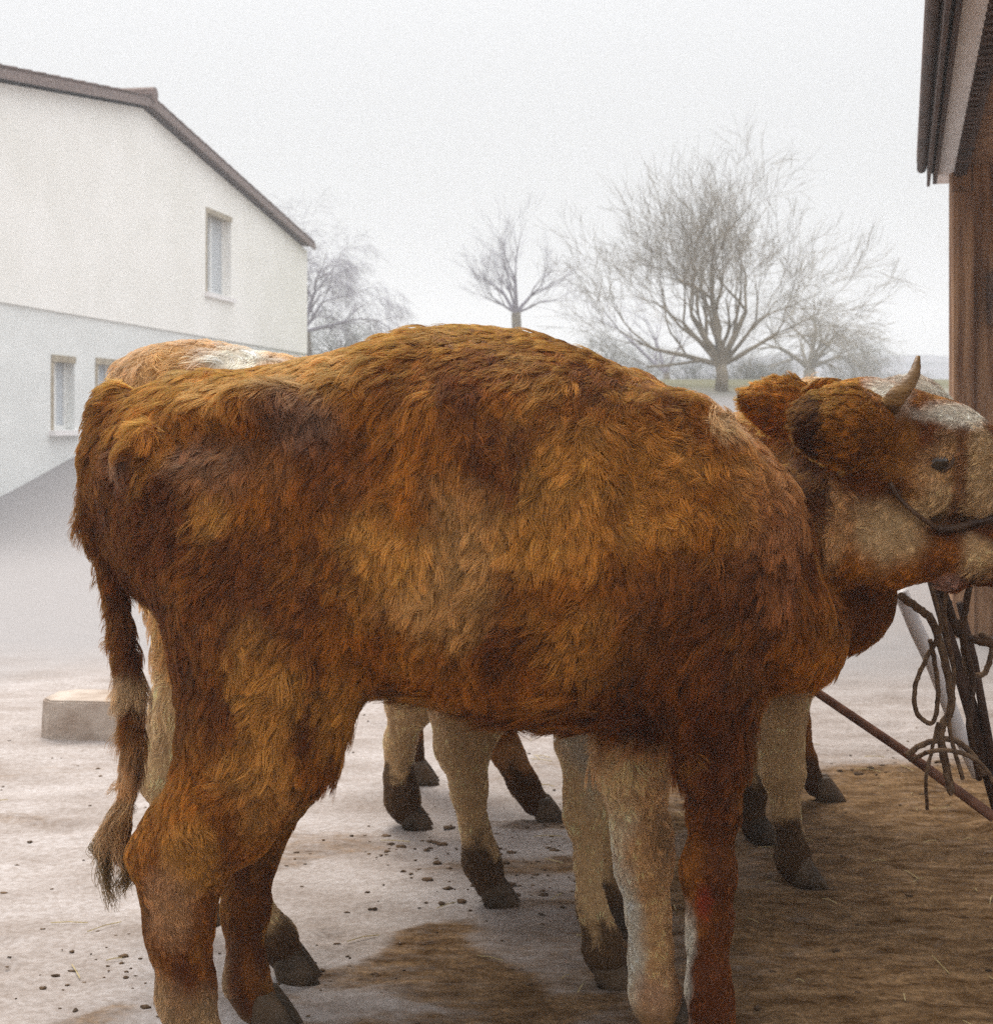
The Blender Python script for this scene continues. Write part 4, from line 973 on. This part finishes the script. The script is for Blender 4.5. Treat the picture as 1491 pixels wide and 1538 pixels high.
# ------------------------------------------------------------------ clods, pebbles, straw (uncountable litter)
def clods(name, n, region, rmin, rmax, m, label, seed, flat=.55):
    rnd = random.Random(seed); mb = MB()
    ic = []
    b0 = bmesh.new(); bmesh.ops.create_icosphere(b0, subdivisions=2, radius=1); bv_ = [v.co.copy() for v in b0.verts]; bf = [tuple(v.index for v in f.verts) for f in b0.faces]; b0.free()
    for _ in range(n):
        x, y = region(rnd); r = rmin*(rmax/rmin)**(rnd.random()**2.2); s_ = rnd.uniform(0, 100); sx, sy = rnd.uniform(.8,1.5), rnd.uniform(.7,1.2)
        A = np.array([tuple(c) for c in bv_]); A = A*(1+.8*fbm(A*1.7+s_, 3))[:, None]
        A = A*np.array([r*sx, r*sy, r*flat]) + np.array([x, y, gz(x, y)+r*flat*.25]); mb.add(A, bf)
    o = mb.build(name, m, smooth=True); tag(o, label, 'litter', kind='stuff'); return o
def reg(rnd):
    Y = rnd.uniform(2.55, 6.0); return rnd.uniform(-.36*Y, .36*Y), Y
def reg2(rnd):
    c = rnd.choice([(0, 3.9), (.2, 4.2), (.05, 3.6), (.6, 4.8), (-.2, 4.0), (.35, 4.4), (1.0, 4.95), (1.3, 4.9), (.8, 4.3), (-.8, 3.1), (-.4, 3.1)]); return c[0]+rnd.gauss(0, .16), c[1]+rnd.gauss(0, .09)
clods('dirt_clods', 260, reg, .003, .008, M['mud'], 'small dark mud crumbs scattered over the yard', 3)
clods('manure_clods', 520, reg2, .0025, .012, M['mud'], 'clumps of dark mud and dung around the hooves', 4, .45)
rnd = random.Random(9); mb = MB()
for _ in range(110):
    x, y = reg(rnd) if rnd.random() < .4 else (rnd.uniform(.1, 1.5), rnd.uniform(2.7, 5.1)); a = rnd.uniform(0, 6.28); L = rnd.uniform(.02, .09); z = gz(x, y)+.004
    x2, y2 = x+L*math.cos(a), y+L*math.sin(a)
    mb.tube([(x, y, z), ((x+x2)/2, (y+y2)/2, gz((x+x2)/2, (y+y2)/2)+.007), (x2, y2, gz(x2, y2)+.005)], .0012, 4)
tag(mb.build('straw', M['straw']), 'short pale straw stalks strewn over the dirt', 'litter', kind='stuff')

# ------------------------------------------------------------------ haze
HAZE = .0042
if HAZE > 0:
    mb = MB(); mb.box(-170, 170, -30, 260, -3, 22)
    hz = mb.build('haze', None); tag(hz, kind='stuff')
    m = bpy.data.materials.new('air'); m.use_nodes = True; t = m.node_tree; t.nodes.clear()
    o = t.nodes.new('ShaderNodeOutputMaterial'); v_ = t.nodes.new('ShaderNodeVolumePrincipled'); v_.inputs['Color'].default_value = (.93,.95,1,1)
    v_.inputs['Density'].default_value = HAZE; v_.inputs['Anisotropy'].default_value = .2
    t.links.new(v_.outputs[0], o.inputs['Volume']); hz.data.materials.append(m)
print('scene built')
